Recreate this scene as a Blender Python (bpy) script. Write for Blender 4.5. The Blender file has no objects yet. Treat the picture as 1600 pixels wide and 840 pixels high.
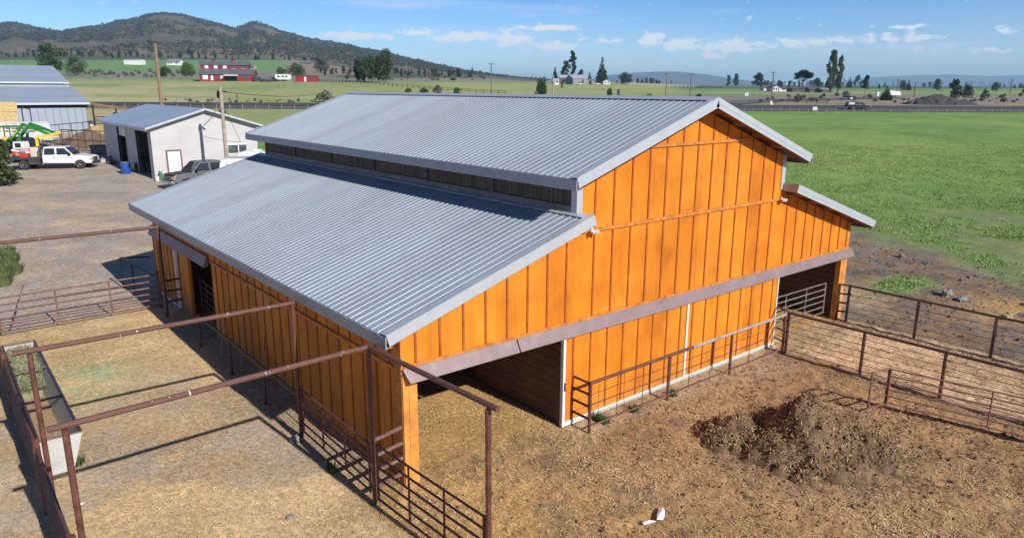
import bpy, math, random
import numpy as np
from mathutils import Vector, Matrix, Euler

random.seed(7)
RNG = np.random.default_rng(7)
sc = bpy.context.scene
COL = sc.collection
PI = math.pi

# ------------------------------------------------------------------ camera
F = 1126.55
CAM = Vector((-7.076, -12.181, 8.288))
YAW, PITCH, ROLL = 0.687, 0.2448, 0.0048
FWD = Vector((math.sin(YAW) * math.cos(PITCH), math.cos(YAW) * math.cos(PITCH), -math.sin(PITCH)))
RT0 = Vector((math.cos(YAW), -math.sin(YAW), 0))
UP0 = RT0.cross(FWD)
RT = RT0 * math.cos(ROLL) + UP0 * math.sin(ROLL)
UPV = -RT0 * math.sin(ROLL) + UP0 * math.cos(ROLL)
cd = bpy.data.cameras.new('camera')
cam = bpy.data.objects.new('camera', cd)
COL.objects.link(cam)
rot = Matrix((RT, UPV, -FWD)).transposed()
cam.matrix_world = Matrix.Translation(CAM) @ rot.to_4x4()
cd.sensor_width = 36.0
cd.lens = F / 1600 * 36.0
cd.clip_end = 60000
cd.clip_start = 0.1
sc.camera = cam

# ------------------------------------------------------------------ terrain height
FH = np.array([math.sin(YAW), math.cos(YAW)])
RH = np.array([math.cos(YAW), -math.sin(YAW)])


def hpx(d, py):
    """height of a point at ground distance d that is seen at picture row py"""
    return CAM.z - math.tan(PITCH - math.atan((420 - py) / F)) * d


def prof(rows):
    ds, hs = [], []
    for d, v in rows:
        ds.append(d)
        hs.append(hpx(d, v) if v > 60 else v)
    return np.array(ds, float), np.array(hs, float)


NEAR = [(0, 0), (27, 0), (38, .22), (50, .62), (66, 1.15), (97, 1.75), (130, 2.1)]
ROAD = [(185, 174), (197, 167.5), (208, 162.5)]
PCOL = [60, 420, 600, 850, 1200, 1600]
PROF = [
    prof(NEAR + ROAD + [(350, 127), (450, 118), (600, 106), (900, 92), (1150, 86), (2000, 112), (9000, 124), (14000, 126)]),
    prof(NEAR + ROAD + [(350, 127), (450, 121), (600, 114), (900, 98), (1150, 93), (2000, 114), (9000, 125), (14000, 127)]),
    prof(NEAR + ROAD + [(300, 131), (350, 128), (500, 121), (700, 116), (900, 112), (1400, 111), (3000, 119), (9000, 127), (14000, 129)]),
    prof(NEAR + ROAD + [(240, 150), (350, 133), (600, 130), (1200, 127), (3000, 128), (9000, 131), (14000, 131)]),
    prof(NEAR + ROAD + [(240, 155), (300, 148), (400, 142), (800, 135), (2000, 132.5), (9000, 131.5), (14000, 131.5)]),
    prof(NEAR + ROAD + [(240, 158), (300, 151), (400, 144), (800, 137), (2000, 133), (9000, 131.5), (14000, 131.5)]),
]


def H(x, y):
    x = np.asarray(x, float)
    y = np.asarray(y, float)
    dx, dy = x - CAM.x, y - CAM.y
    d = dx * FH[0] + dy * FH[1]
    l = dx * RH[0] + dy * RH[1]
    r = np.hypot(dx, dy)
    dd = np.maximum(d, r * 0.62)
    u = np.clip(800 + F * 1.03 * l / np.maximum(dd, 1e-3), PCOL[0], PCOL[-1])
    hs = [np.interp(dd, *p) for p in PROF]
    out = np.zeros_like(dd)
    for i in range(len(PCOL) - 1):
        t = (u - PCOL[i]) / (PCOL[i + 1] - PCOL[i])
        m = (t >= 0) & (t <= 1)
        t = t * t * (3 - 2 * t)
        out = np.where(m, hs[i] * (1 - t) + hs[i + 1] * t, out)
    return out


def Hs(x, y):
    return float(H(np.array([x]), np.array([y]))[0])


def ray(px, py):
    return FWD + RT * ((px - 800) / F) - UPV * ((py - 420) / F)


def at(px, py):
    """ground point seen at that place of the photograph"""
    d = ray(px, py)
    t, prev = 6.0, None
    while t < 9000:
        p = CAM + d * t
        if p.z - Hs(p.x, p.y) < 0:
            lo, hi = t / 1.012, t
            for _ in range(30):
                m = (lo + hi) / 2
                p = CAM + d * m
                if p.z - Hs(p.x, p.y) < 0:
                    hi = m
                else:
                    lo = m
            p = CAM + d * hi
            return Vector((p.x, p.y, Hs(p.x, p.y)))
        t *= 1.012
    p = CAM + d * 9000
    return Vector((p.x, p.y, Hs(p.x, p.y)))


def atd(px, dist):
    """ground point in picture column px at forward distance dist"""
    l = (px - 800) / F * dist / 1.03
    x = CAM.x + FH[0] * dist + RH[0] * l
    y = CAM.y + FH[1] * dist + RH[1] * l
    return Vector((x, y, Hs(x, y)))


def ppm(P):
    return F / (Vector(P) - CAM).dot(FWD)


# ------------------------------------------------------------------ noise for geometry
def vnoise(x, y, seed=0):
    xi = np.floor(x).astype(np.int64)
    yi = np.floor(y).astype(np.int64)
    fx, fy = x - xi, y - yi
    fx = fx * fx * (3 - 2 * fx)
    fy = fy * fy * (3 - 2 * fy)

    def h(a, b):
        n = (a * 374761393 + b * 668265263 + seed * 1442695041) & 0x7fffffff
        n = ((n ^ (n >> 13)) * 1274126177) & 0x7fffffff
        n = n ^ (n >> 16)
        return (n & 0xffff) / 65535.0
    return (h(xi, yi) * (1 - fx) + h(xi + 1, yi) * fx) * (1 - fy) + (h(xi, yi + 1) * (1 - fx) + h(xi + 1, yi + 1) * fx) * fy


def fbm(x, y, oct=4, seed=0):
    s, a, f = 0, .5, 1
    for i in range(oct):
        s = s + a * vnoise(x * f, y * f, seed + i * 17)
        a *= .5
        f *= 2.03
    return s / (1 - .5 ** oct)


# ------------------------------------------------------------------ materials
def srgb(r, g, b):
    f = lambda c: (c / 255 / 12.92) if c / 255 <= .04045 else ((c / 255 + .055) / 1.055) ** 2.4
    return (f(r), f(g), f(b))


class NT:
    def __init__(s, name):
        s.m = bpy.data.materials.new(name)
        s.m.use_nodes = True
        s.t = s.m.node_tree
        s.b = s.t.nodes['Principled BSDF']

    def n(s, ty, **kw):
        o = s.t.nodes.new(ty)
        for k, v in kw.items():
            if k in ('operation', 'blend_type', 'data_type', 'attribute_name', 'noise_dimensions', 'feature', 'wave_type', 'bands_direction', 'use_clamp', 'distance_metric', 'clamp_factor', 'clamp'):
                setattr(o, k, v)
            else:
                o.inputs[k].default_value = v
        return o

    def l(s, a, b):
        s.t.links.new(a, b)

    def noise(s, scale, detail=3, rough=.55, vec=None, dist=0):
        o = s.n('ShaderNodeTexNoise')
        o.inputs['Scale'].default_value = scale
        o.inputs['Detail'].default_value = detail
        o.inputs['Roughness'].default_value = rough
        o.inputs['Distortion'].default_value = dist
        s.l(vec if vec is not None else s.obj(), o.inputs['Vector'])
        return o.outputs['Fac']

    def obj(s):
        if not hasattr(s, '_tc'):
            s._tc = s.t.nodes.new('ShaderNodeTexCoord')
        return s._tc.outputs['Object']

    def scaled(s, v, vec=None):
        o = s.n('ShaderNodeVectorMath', operation='MULTIPLY')
        s.l(vec if vec is not None else s.obj(), o.inputs[0])
        o.inputs[1].default_value = v
        return o.outputs[0]

    def math(s, op, a, b=None, c=None, clamp=False):
        o = s.n('ShaderNodeMath', operation=op, use_clamp=clamp)
        for i, v in enumerate((a, b, c)):
            if v is None:
                continue
            if isinstance(v, (int, float)):
                o.inputs[i].default_value = v
            else:
                s.l(v, o.inputs[i])
        return o.outputs[0]

    def remap(s, v, a, b, c=0, d=1):
        o = s.t.nodes.new('ShaderNodeMapRange')
        s.l(v, o.inputs['Value'])
        for k, x in zip(('From Min', 'From Max', 'To Min', 'To Max'), (a, b, c, d)):
            o.inputs[k].default_value = x
        return o.outputs[0]

    def mix(s, fac, a, b, blend='MIX'):
        o = s.t.nodes.new('ShaderNodeMix')
        o.data_type = 'RGBA'
        o.blend_type = blend
        o.clamp_factor = True
        for i, v in ((0, fac), (6, a), (7, b)):
            if isinstance(v, (int, float)):
                o.inputs[i].default_value = v
            elif isinstance(v, tuple):
                o.inputs[i].default_value = (*v[:3], 1)
            else:
                s.l(v, o.inputs[i])
        return o.outputs[2]

    def bump(s, h, strength, dist):
        o = s.t.nodes.new('ShaderNodeBump')
        o.inputs['Strength'].default_value = strength
        o.inputs['Distance'].default_value = dist
        s.l(h, o.inputs['Height'])
        s.l(o.outputs[0], s.b.inputs['Normal'])

    def color(s, c):
        if isinstance(c, tuple):
            s.b.inputs['Base Color'].default_value = (*c[:3], 1)
        else:
            s.l(c, s.b.inputs['Base Color'])

    def set(s, rough=.6, metal=0., spec=None):
        s.b.inputs['Roughness'].default_value = rough
        s.b.inputs['Metallic'].default_value = metal
        if spec is not None:
            s.b.inputs['Specular IOR Level'].default_value = spec
        return s.m


def mul(c, k):
    return tuple(min(1, x * k) for x in c)


def M(name, c, rough=.6, metal=0., var=.18, scale=2.5, bump=0., bscale=30, dirt=None, dirt_amt=.5, spec=None):
    t = NT(name)
    f = t.remap(t.noise(scale, 5), .3, .7)
    col = t.mix(f, mul(c, 1 - var), mul(c, 1 + var))
    if dirt:
        f2 = t.remap(t.noise(scale * 2.3, 6, .7), .52, .72, 0, dirt_amt)
        col = t.mix(f2, col, dirt)
    t.color(col)
    if bump:
        t.bump(t.noise(bscale, 3), bump, .02)
    return t.set(rough, metal, spec)


def foliage(name, dark, light, var=1.0, trans=.0):
    t = NT(name)
    g = t.t.nodes.new('ShaderNodeNewGeometry')
    col = t.mix(t.math('MULTIPLY', g.outputs['Random Per Island'], var), dark, light)
    f = t.remap(t.noise(.35, 3), .35, .65)
    col = t.mix(f, mul(dark, .9), col)
    t.color(col)
    t.set(.75, 0, .2)
    return t.m


# ------------------------------------------------------------------ mesh builder
class MB:
    def __init__(s):
        s.v, s.f = [], []

    def add(s, vs, fs):
        o = len(s.v)
        s.v += [tuple(v) for v in vs]
        s.f += [tuple(i + o for i in f) for f in fs]
        return s

    def box(s, x0, x1, y0, y1, z0, z1):
        return s.add([(x0, y0, z0), (x1, y0, z0), (x1, y1, z0), (x0, y1, z0), (x0, y0, z1), (x1, y0, z1), (x1, y1, z1), (x0, y1, z1)],
                     [(3, 2, 1, 0), (4, 5, 6, 7), (0, 1, 5, 4), (1, 2, 6, 5), (2, 3, 7, 6), (3, 0, 4, 7)])

    def hexa(s, lo, hi):
        """8-corner solid from a bottom and a top quad (each counter-clockwise seen from above)"""
        return s.add(list(lo) + list(hi), [(3, 2, 1, 0), (4, 5, 6, 7), (0, 1, 5, 4), (1, 2, 6, 5), (2, 3, 7, 6), (3, 0, 4, 7)])

    def tube(s, p, q, r, n=8, r2=None, caps=True):
        p, q = Vector(p), Vector(q)
        r2 = r if r2 is None else r2
        d = (q - p).normalized()
        a = d.orthogonal().normalized()
        b = d.cross(a)
        vs = []
        for P, R in ((p, r), (q, r2)):
            for i in range(n):
                t = 2 * PI * i / n
                vs.append(P + a * (math.cos(t) * R) + b * (math.sin(t) * R))
        fs = [(i, (i + 1) % n, n + (i + 1) % n, n + i) for i in range(n)]
        if caps:
            fs += [tuple(range(n - 1, -1, -1)), tuple(range(n, 2 * n))]
        return s.add(vs, fs)

    def path(s, pts, r, n=8):
        for a, b in zip(pts[:-1], pts[1:]):
            s.tube(a, b, r, n)
        return s

    def beam(s, p, q, w, h):
        """rectangular bar, w across, h in the upright sense"""
        p, q = Vector(p), Vector(q)
        d = (q - p).normalized()
        side = d.cross(Vector((0, 0, 1)))
        side = side.normalized() if side.length > 1e-4 else Vector((1, 0, 0))
        up = side.cross(d)
        vs = []
        for P in (p, q):
            for a, b in ((-1, -1), (1, -1), (1, 1), (-1, 1)):
                vs.append(P + side * (a * w / 2) + up * (b * h / 2))
        return s.add(vs, [(0, 1, 2, 3), (7, 6, 5, 4), (0, 4, 5, 1), (1, 5, 6, 2), (2, 6, 7, 3), (3, 7, 4, 0)])

    def prism(s, prof, y0, y1, axis='y'):
        """(x, z) outline extruded along y"""
        n = len(prof)
        if axis == 'y':
            vs = [(x, y0, z) for x, z in prof] + [(x, y1, z) for x, z in prof]
        else:
            vs = [(y0, x, z) for x, z in prof] + [(y1, x, z) for x, z in prof]
        fs = [tuple(range(n)), tuple(range(2 * n - 1, n - 1, -1))]
        fs += [(i, n + i, n + (i + 1) % n, (i + 1) % n) for i in range(n)]
        return s.add(vs, fs)

    def quad(s, a, b, c, d):
        return s.add([a, b, c, d], [(0, 1, 2, 3)])

    def blob(s, c, r, seed=0, n=8, m=5, amp=.25):
        rr = random.Random(seed)
        vs, fs = [], []
        for j in range(m + 1):
            th = PI * j / m
            for i in range(n):
                ph = 2 * PI * i / n
                k = 1 + rr.uniform(-amp, amp)
                vs.append((c[0] + r[0] * k * math.sin(th) * math.cos(ph), c[1] + r[1] * k * math.sin(th) * math.sin(ph), c[2] + r[2] * k * math.cos(th)))
        for j in range(m):
            for i in range(n):
                fs.append((j * n + i, (j + 1) * n + i, (j + 1) * n + (i + 1) % n, j * n + (i + 1) % n))
        return s.add(vs, fs)

    def lathe(s, prof, c=(0, 0, 0), n=20, axis='z'):
        vs, fs = [], []
        for r, h in prof:
            for i in range(n):
                t = 2 * PI * i / n
                if axis == 'z':
                    vs.append((c[0] + r * math.cos(t), c[1] + r * math.sin(t), c[2] + h))
                else:
                    vs.append((c[0] + r * math.cos(t), c[1] + h, c[2] + r * math.sin(t)))
        k = len(prof)
        for j in range(k - 1):
            for i in range(n):
                fs.append((j * n + i, j * n + (i + 1) % n, (j + 1) * n + (i + 1) % n, (j + 1) * n + i))
        fs.append(tuple(range(n - 1, -1, -1)))
        fs.append(tuple((k - 1) * n + i for i in range(n)))
        return s.add(vs, fs)

    def build(s, name, mat, parent=None, world=True, bevel=0, smooth=False):
        """world=True: vertices are in world space and are moved into the parent's frame"""
        import bmesh
        me = bpy.data.meshes.new(name)
        off = Vector((0, 0, 0))
        if parent is not None and world:
            q = parent
            while q is not None:
                off += q.location
                q = q.parent
        me.from_pydata([(v[0] - off.x, v[1] - off.y, v[2] - off.z) for v in s.v], [], s.f)
        bm = bmesh.new()
        bm.from_mesh(me)
        bmesh.ops.recalc_face_normals(bm, faces=bm.faces)
        if bevel:
            bmesh.ops.bevel(bm, geom=list(bm.edges), offset=bevel, segments=2, affect='EDGES', profile=.5, clamp_overlap=True)
        bm.to_mesh(me)
        bm.free()
        if smooth:
            me.polygons.foreach_set('use_smooth', [True] * len(me.polygons))
        me.materials.append(mat)
        o = bpy.data.objects.new(name, me)
        COL.objects.link(o)
        if parent is not None:
            o.parent = parent
        return o


def np_mesh(name, V, Fc, mat, parent=None, smooth=False):
    """V (n,3), Fc (m,k)"""
    me = bpy.data.meshes.new(name)
    k = Fc.shape[1]
    me.vertices.add(len(V))
    me.vertices.foreach_set('co', np.ascontiguousarray(V, dtype=np.float32).ravel())
    me.loops.add(Fc.size)
    me.loops.foreach_set('vertex_index', np.ascontiguousarray(Fc, dtype=np.int32).ravel())
    me.polygons.add(len(Fc))
    me.polygons.foreach_set('loop_start', np.arange(0, Fc.size, k, dtype=np.int32))
    me.polygons.foreach_set('loop_total', np.full(len(Fc), k, dtype=np.int32))
    if smooth:
        me.polygons.foreach_set('use_smooth', np.ones(len(Fc), dtype=bool))
    me.update()
    me.validate()
    if mat:
        me.materials.append(mat)
    o = bpy.data.objects.new(name, me)
    COL.objects.link(o)
    if parent is not None:
        o.parent = parent
    return o


def tag(o, label=None, cat=None, group=None, kind=None):
    if label:
        o['label'] = label
    if cat:
        o['category'] = cat
    if group:
        o['group'] = group
    if kind:
        o['kind'] = kind
    return o


def thing(name, label, cat, loc=(0, 0, 0), rz=0, group=None):
    o = bpy.data.objects.new(name, None)
    o.empty_display_size = .3
    COL.objects.link(o)
    o.location = loc
    o.rotation_euler = (0, 0, rz)
    return tag(o, label, cat, group)


def children(o):
    return [c for c in bpy.data.objects if c.parent == o]


def copy_tree(o, kids=None):
    c = o.copy()
    COL.objects.link(c)
    for ch in (kids if kids is not None else children(o)):
        d = ch.copy()
        COL.objects.link(d)
        d.parent = c
        for g in children(ch):
            e = g.copy()
            COL.objects.link(e)
            e.parent = d
    return c
SKY_S = 0.078
SKY_TINT = (1.3, 1.52, 1.62, 1)
SKY_TINT2 = (.42, .82, 1.45, 1)
CLOUD_C = (10.5, 10.9, 11.4, 1)
SUN_E = 5.0
EXPO = 0.25
HAZE = 1.15e-4
HAZE_C = (.46, .73, 1.0, 1)
# ------------------------------------------------------------------ light, sky, colour
SUN = Vector((0.11, -1.6, 1.0)).normalized()
EL = math.asin(SUN.z)
AZ = math.atan2(SUN.x, SUN.y)
w = bpy.data.worlds.new('World')
sc.world = w
w.use_nodes = True
wt = w.node_tree
wt.nodes.clear()
out = wt.nodes.new('ShaderNodeOutputWorld')
bg = wt.nodes.new('ShaderNodeBackground')
sky = wt.nodes.new('ShaderNodeTexSky')
sky.sky_type = 'NISHITA'
sky.sun_disc = False
sky.sun_elevation = EL
sky.sun_rotation = AZ
sky.altitude = 1400
sky.air_density = 1.0
sky.dust_density = 0.15
sky.ozone_density = 2.5
bg.inputs['Strength'].default_value = SKY_S
def wn(ty, **kw):
    o = wt.nodes.new(ty)
    for k, v in kw.items():
        setattr(o, k, v)
    return o
def wm(op, a, b=None, c=None, clamp=False):
    o = wn('ShaderNodeMath', operation=op, use_clamp=clamp)
    for i, v in enumerate((a, b, c)):
        if v is None: continue
        if isinstance(v, (int, float)): o.inputs[i].default_value = v
        else: wt.links.new(v, o.inputs[i])
    return o.outputs[0]
tc = wn('ShaderNodeTexCoord')
sep = wn('ShaderNodeSeparateXYZ')
wt.links.new(tc.outputs['Generated'], sep.inputs[0])
azn = wm('ARCTAN2', sep.outputs[0], sep.outputs[1])          # azimuth from +y towards +x
eln = wm('ARCSINE', sep.outputs[2])
def cloud_layer(sx, sy, thresh, soft, seed, detail=6, rough=.6):
    cv = wn('ShaderNodeCombineXYZ')
    wt.links.new(wm('MULTIPLY', azn, sx), cv.inputs[0])
    wt.links.new(wm('MULTIPLY', eln, sy), cv.inputs[1])
    cv.inputs[2].default_value = seed
    nz = wn('ShaderNodeTexNoise')
    nz.inputs['Scale'].default_value = 1
    nz.inputs['Detail'].default_value = detail
    nz.inputs['Roughness'].default_value = rough
    wt.links.new(cv.outputs[0], nz.inputs['Vector'])
    mr = wn('ShaderNodeMapRange')
    wt.links.new(nz.outputs['Fac'], mr.inputs['Value'])
    mr.inputs['From Min'].default_value = thresh
    mr.inputs['From Max'].default_value = thresh + soft
    return mr.outputs[0], nz.outputs['Fac']
def azel(px, py):
    d = ray(px, py).normalized()
    return math.atan2(d.x, d.y), math.asin(d.z)
def spot(px, py, rx, ry, sharp=1.0):
    a, e = azel(px, py)
    q1 = wm('MULTIPLY', wm('SUBTRACT', azn, a), F / rx)
    q2 = wm('MULTIPLY', wm('SUBTRACT', eln, e), F / ry)
    r2 = wm('ADD', wm('MULTIPLY', q1, q1), wm('MULTIPLY', q2, q2))
    return wm('POWER', 2.718, wm('MULTIPLY', r2, -sharp))
def summ(lst):
    s = lst[0]
    for x in lst[1:]: s = wm('MAXIMUM', s, x)
    return s
# puffs of small cumulus near the skyline
pz = wn('ShaderNodeTexNoise')
pv = wn('ShaderNodeCombineXYZ')
wt.links.new(wm('MULTIPLY', azn, 60), pv.inputs[0]); wt.links.new(wm('MULTIPLY', eln, 110), pv.inputs[1])
wt.links.new(pv.outputs[0], pz.inputs['Vector'])
pz.inputs['Scale'].default_value = 1; pz.inputs['Detail'].default_value = 7; pz.inputs['Roughness'].default_value = .62
puffs = summ([spot(1020, 63, 22, 11), spot(1068, 70, 34, 11), spot(1148, 73, 42, 11), spot(1110, 88, 20, 6), spot(800, 62, 38, 13), spot(868, 72, 45, 8),
              spot(720, 58, 60, 9), spot(560, 57, 60, 7), spot(655, 52, 40, 5), spot(865, 44, 50, 5), wm('MULTIPLY', summ([spot(1250, 68, 70, 8), spot(1395, 60, 60, 9), spot(1450, 75, 40, 6), spot(1575, 50, 14, 5), spot(1540, 78, 30, 5), spot(1330, 62, 40, 6), spot(940, 64, 50, 5), spot(1415, 42, 40, 3)]), .72)])
cum = wm('MULTIPLY', wm('SUBTRACT', wm('ADD', puffs, wm('MULTIPLY', pz.outputs['Fac'], 2.6)), 1.62), 2.5, clamp=True)
cum = wm('MULTIPLY', cum, .92)
# thin high streaks
st, _ = cloud_layer(7, 60, .42, .34, 3.7, 5, .55)
streak = summ([spot(720, 9, 190, 10), spot(860, 18, 90, 7), spot(540, 3, 60, 6), spot(820, 66, 260, 16), spot(1250, 78, 320, 22), spot(1120, 17, 30, 4)])
cir = wm('MULTIPLY', wm('MULTIPLY', st, streak), .62)
hz_, _ = cloud_layer(3.5, 22, .35, .4, 9.1, 4, .5)
veil = wm('MULTIPLY', wm('MULTIPLY', hz_, spot(1000, 90, 900, 50)), .33)
tot = wm('MAXIMUM', wm('MAXIMUM', cum, cir), veil)
hue = wn('ShaderNodeMix', data_type='RGBA', blend_type='MULTIPLY')
hue.inputs[0].default_value = 1
elr = wn('ShaderNodeMapRange')
wt.links.new(eln, elr.inputs['Value'])
elr.inputs['From Min'].default_value = .0
elr.inputs['From Max'].default_value = .14
tint = wn('ShaderNodeMix', data_type='RGBA')
wt.links.new(elr.outputs[0], tint.inputs[0])
tint.inputs[6].default_value = SKY_TINT
tint.inputs[7].default_value = SKY_TINT2
elr2 = wn('ShaderNodeMapRange')
wt.links.new(eln, elr2.inputs['Value'])
elr2.inputs['From Min'].default_value = .2
elr2.inputs['From Max'].default_value = .6
tint2 = wn('ShaderNodeMix', data_type='RGBA')
wt.links.new(elr2.outputs[0], tint2.inputs[0])
wt.links.new(tint.outputs[2], tint2.inputs[6])
tint2.inputs[7].default_value = (.56, .68, .86, 1)
wt.links.new(tint2.outputs[2], hue.inputs[7])
wt.links.new(sky.outputs[0], hue.inputs[6])
mx = wn('ShaderNodeMix', data_type='RGBA')
wt.links.new(tot, mx.inputs[0])
wt.links.new(hue.outputs[2], mx.inputs[6])
mx.inputs[7].default_value = CLOUD_C
wt.links.new(mx.outputs[2], bg.inputs['Color'])
wt.links.new(bg.outputs[0], out.inputs[0])
ld = bpy.data.lights.new('sun', 'SUN')
ld.energy = SUN_E
ld.angle = math.radians(.53)
ld.color = (1, .955, .88)
lo = bpy.data.objects.new('sun', ld)
COL.objects.link(lo)
lo.rotation_euler = (-SUN).to_track_quat('-Z', 'Y').to_euler()
lo.location = (0, -20, 40)
sc.view_settings.view_transform = 'Standard'
sc.view_settings.look = 'None'
sc.view_settings.exposure = EXPO
sc.view_settings.gamma = 1
sc.view_settings.use_curve_mapping = False
sc.render.engine = 'CYCLES'
sc.cycles.max_bounces = 6
sc.cycles.diffuse_bounces = 3
sc.cycles.volume_bounces = 0
sc.cycles.use_denoising = True
# ------------------------------------------------------------------ ground
def sst(v, e, wd):
    t = np.clip((v - e + wd / 2) / wd, 0, 1)
    return t * t * (3 - 2 * t)


def project_np(x, y, z):
    d = x - CAM.x, y - CAM.y, z - CAM.z
    dep = d[0] * FWD.x + d[1] * FWD.y + d[2] * FWD.z
    dep = np.where(dep < .5, .5, dep)
    a = d[0] * RT.x + d[1] * RT.y + d[2] * RT.z
    b = d[0] * UPV.x + d[1] * UPV.y + d[2] * UPV.z
    return 800 + F * a / dep, 420 - F * b / dep, dep


C_DIRT = np.array((.365, .305, .25)); C_STRAW = np.array((.58, .41, .22)); C_GOLD = np.array((.45, .268, .108))
C_MAN = np.array((.15, .10, .066)); C_BROWN = np.array((.29, .175, .095)); C_TAN = np.array((.56, .38, .235))
C_MUD = np.array((.15, .117, .092)); C_GRASS = np.array((.18, .27, .07)); C_DRY = np.array((.40, .34, .18))
C_FIELD = np.array((.235, .29, .105)); C_SAGE = np.array((.20, .205, .14)); C_FAR = np.array((.135, .235, .08)); C_SOIL = np.array((.27, .20, .15))
C_SHRUB = np.array((.085, .095, .055))


def cover(x, y, z):
    px, py, dep = project_np(x, y, z)
    n1 = fbm(x * .22, y * .22, 4, 1); n2 = fbm(x * 1.1, y * 1.1, 4, 2); n3 = fbm(x * .045, y * .045, 4, 3); n4 = fbm(x * 3.3, y * 3.3, 3, 4)
    c = np.empty(x.shape + (3,))
    c[:] = C_DIRT
    def lay(wt, col):
        nonlocal c
        c = c * (1 - wt[..., None]) + np.asarray(col) * wt[..., None]
    # yard: faint straw drifts and darker tracks
    lay(.5 * sst(n1, .56, .2) * sst(n2, .5, .3), C_STRAW * .9)
    tr = np.sin((x * .75 + y * .65) * 1.15 + n1 * 5)
    lay(.42 * sst(tr, .35, .9) * sst(dep, 34, 10), C_DIRT * .72)
    # straw lane beside the barn and everything left of it
    lane = sst(17.2 + (n2 - .5) * 2.4 - y, 0, 1.2) * sst(.5 - x, 0, .6)
    patch = sst(n1 + .35 * n2, .66, .12)
    lay(lane * (1 - .8 * patch * sst(9.5 - y, 0, 4)) , C_STRAW)
    lay(lane * .55 * sst(n2, .56, .2), C_STRAW * .78)
    lay(lane * .85 * np.exp(-(((x + 4.2) / 1.2) ** 2 + ((y - 11.2) / 1.9) ** 2)) * sst(n2, .35, .3), (.33, .40, .22))   # spilled green hay
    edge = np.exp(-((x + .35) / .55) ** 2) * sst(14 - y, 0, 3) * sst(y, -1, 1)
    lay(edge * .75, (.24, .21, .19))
    # pens in front of the gable
    pen = sst(.0 - y + 0 * x, -.3, .5) * sst(x, -1.0, .5) * sst(14.1 - x, 0, .3)
    inb = sst(x, 0, .1) * sst(18.9 - x, 0, .1) * sst(y, -.3, .3) * sst(19.8 - y, 0, .2)
    lay(np.maximum(pen, inb), C_GOLD)
    dm = np.hypot((x - 8.3) / 2.9, (y + 4.1) / 2.3)
    lay(pen * sst(2.3 - dm + (n2 - .5) * 1.5, .35, 1.6) * .72, C_BROWN)
    lay(pen * sst(1.15 - dm + (n2 - .5) * 1.3 + (n4 - .5) * .8, .1, .7) * .85, C_MAN * 1.5)
    lay(pen * sst(x, 8.5, 6) * .5, C_BROWN * 1.12)
    lay(pen * sst(n1, .5, .25) * .45, C_BROWN)
    lay(pen * sst(n4 * .55 + n2 * .5, .60, .1) * .55, C_MAN * 1.1)
    lay(pen * np.exp(-((y + .45) / .45) ** 2) * sst(x, 4.6, 1.0) * .8, (.36, .285, .21))
    lay(pen * np.exp(-(((x - 12.6) / 1.6) ** 2 + ((y + 1.2) / .6) ** 2)) * .7, (.33, .26, .2))
    # narrow pen to the right
    rp = sst(x, 13.9, .3) * sst(18.8 - x, 0, .3) * sst(-y, -.3, .5)
    lay(rp, C_TAN)
    lay(rp * sst(n2, .58, .2) * .6, C_BROWN)
    lay(rp * np.exp(-((x - 18.3) / .35) ** 2) * .7, C_MAN * 1.5)
    lay(sst(-np.abs(x - 13.75), -.5, .5) * sst(-y, .3, .5) * .6, C_MAN)
    # mud beyond the right fence and behind it
    far_r = sst(x, 18.85, .25)
    lay(far_r * sst(60 - x, 0, 30), C_MUD)
    lay(far_r * sst(n1 * .6 + n2 * .5, .56, .14) * .7 * sst(40 - x, 0, 10), C_MUD * 1.5)
    lay(far_r * sst(n2 * .7 + n4 * .4, .60, .12) * .75 * sst(40 - x, 0, 10), C_BROWN * .8)
    lay(np.exp(-(((x - 25.0) / 2.6) ** 2 + ((y + 3.9) / 1.9) ** 2) * 1.2) * sst(n4 + n2, .8, .5), C_GOLD * .95)
    lay(np.exp(-(((x - 21.6) / 1.7) ** 2 + ((y - 1.7) / 1.8) ** 2)) * .7, C_TAN)
    gp = np.exp(-(((x - 25.4) / 2.4) ** 2 + ((y - .5) / 1.15) ** 2) * 1.0) + .8 * np.exp(-(((x - 20.8) / 1.2) ** 2 + ((y - 4.8) / 3.5) ** 2))
    lay(far_r * sst(gp + (n2 - .5) * .9, .5, .4) * .85, C_GRASS)
    # pasture
    bx = np.interp(px, [1200, 1330, 1400, 1480, 1600, 1800], [345, 358, 375, 398, 447, 540])
    past = sst(bx + (n1 - .5) * 34 + (n2 - .5) * 14 - py, 0, 22) * far_r * sst(px, 1000, 50)
    past = np.maximum(past, sst(y, 27 + 3 * (n1 - .5), 6) * sst(x, 13, 6) * sst(x + .2 * y, 21, 5))
    g = C_GRASS * (1 + .55 * (n1[..., None] - .5)) * (1 + .45 * (n3[..., None] - .5) * np.array((1.6, 1, 1)))
    c = c * (1 - past[..., None]) + g * past[..., None]
    lay(past * sst(py, 320, 60) * sst(n1 + .4 * n2, .74, .2) * .5, C_MUD * 1.1)
    # left: beyond the yard
    lf = sst(-px, -520, 60)
    behind = sst(dep, 84 + (n3 - .5) * 16, 9) * sst(px, 330, 60) * (1 - past)
    lay(behind * lf, C_GRASS * .95)
    dry = sst(dep, 104 + (n3 - .5) * 20, 14) * lf
    lay(dry, C_DRY)
    lay(dry * sst(n3 + .0011 * (px - 300) + (dep - 145) * .003, .5, .25) * .85, C_FIELD)
    # beyond the road, all round
    br = sst(dep, 200, 4)
    fieldc = C_FIELD * (1 + .35 * (n3[..., None] - .5) * np.array((1.5, .8, .8)))
    c = c * (1 - br[..., None]) + fieldc * br[..., None]
    streak = fbm(px * .006, py * .35, 4, 9)
    lay(br * sst(streak, .52, .2) * .4, C_DRY)
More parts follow.
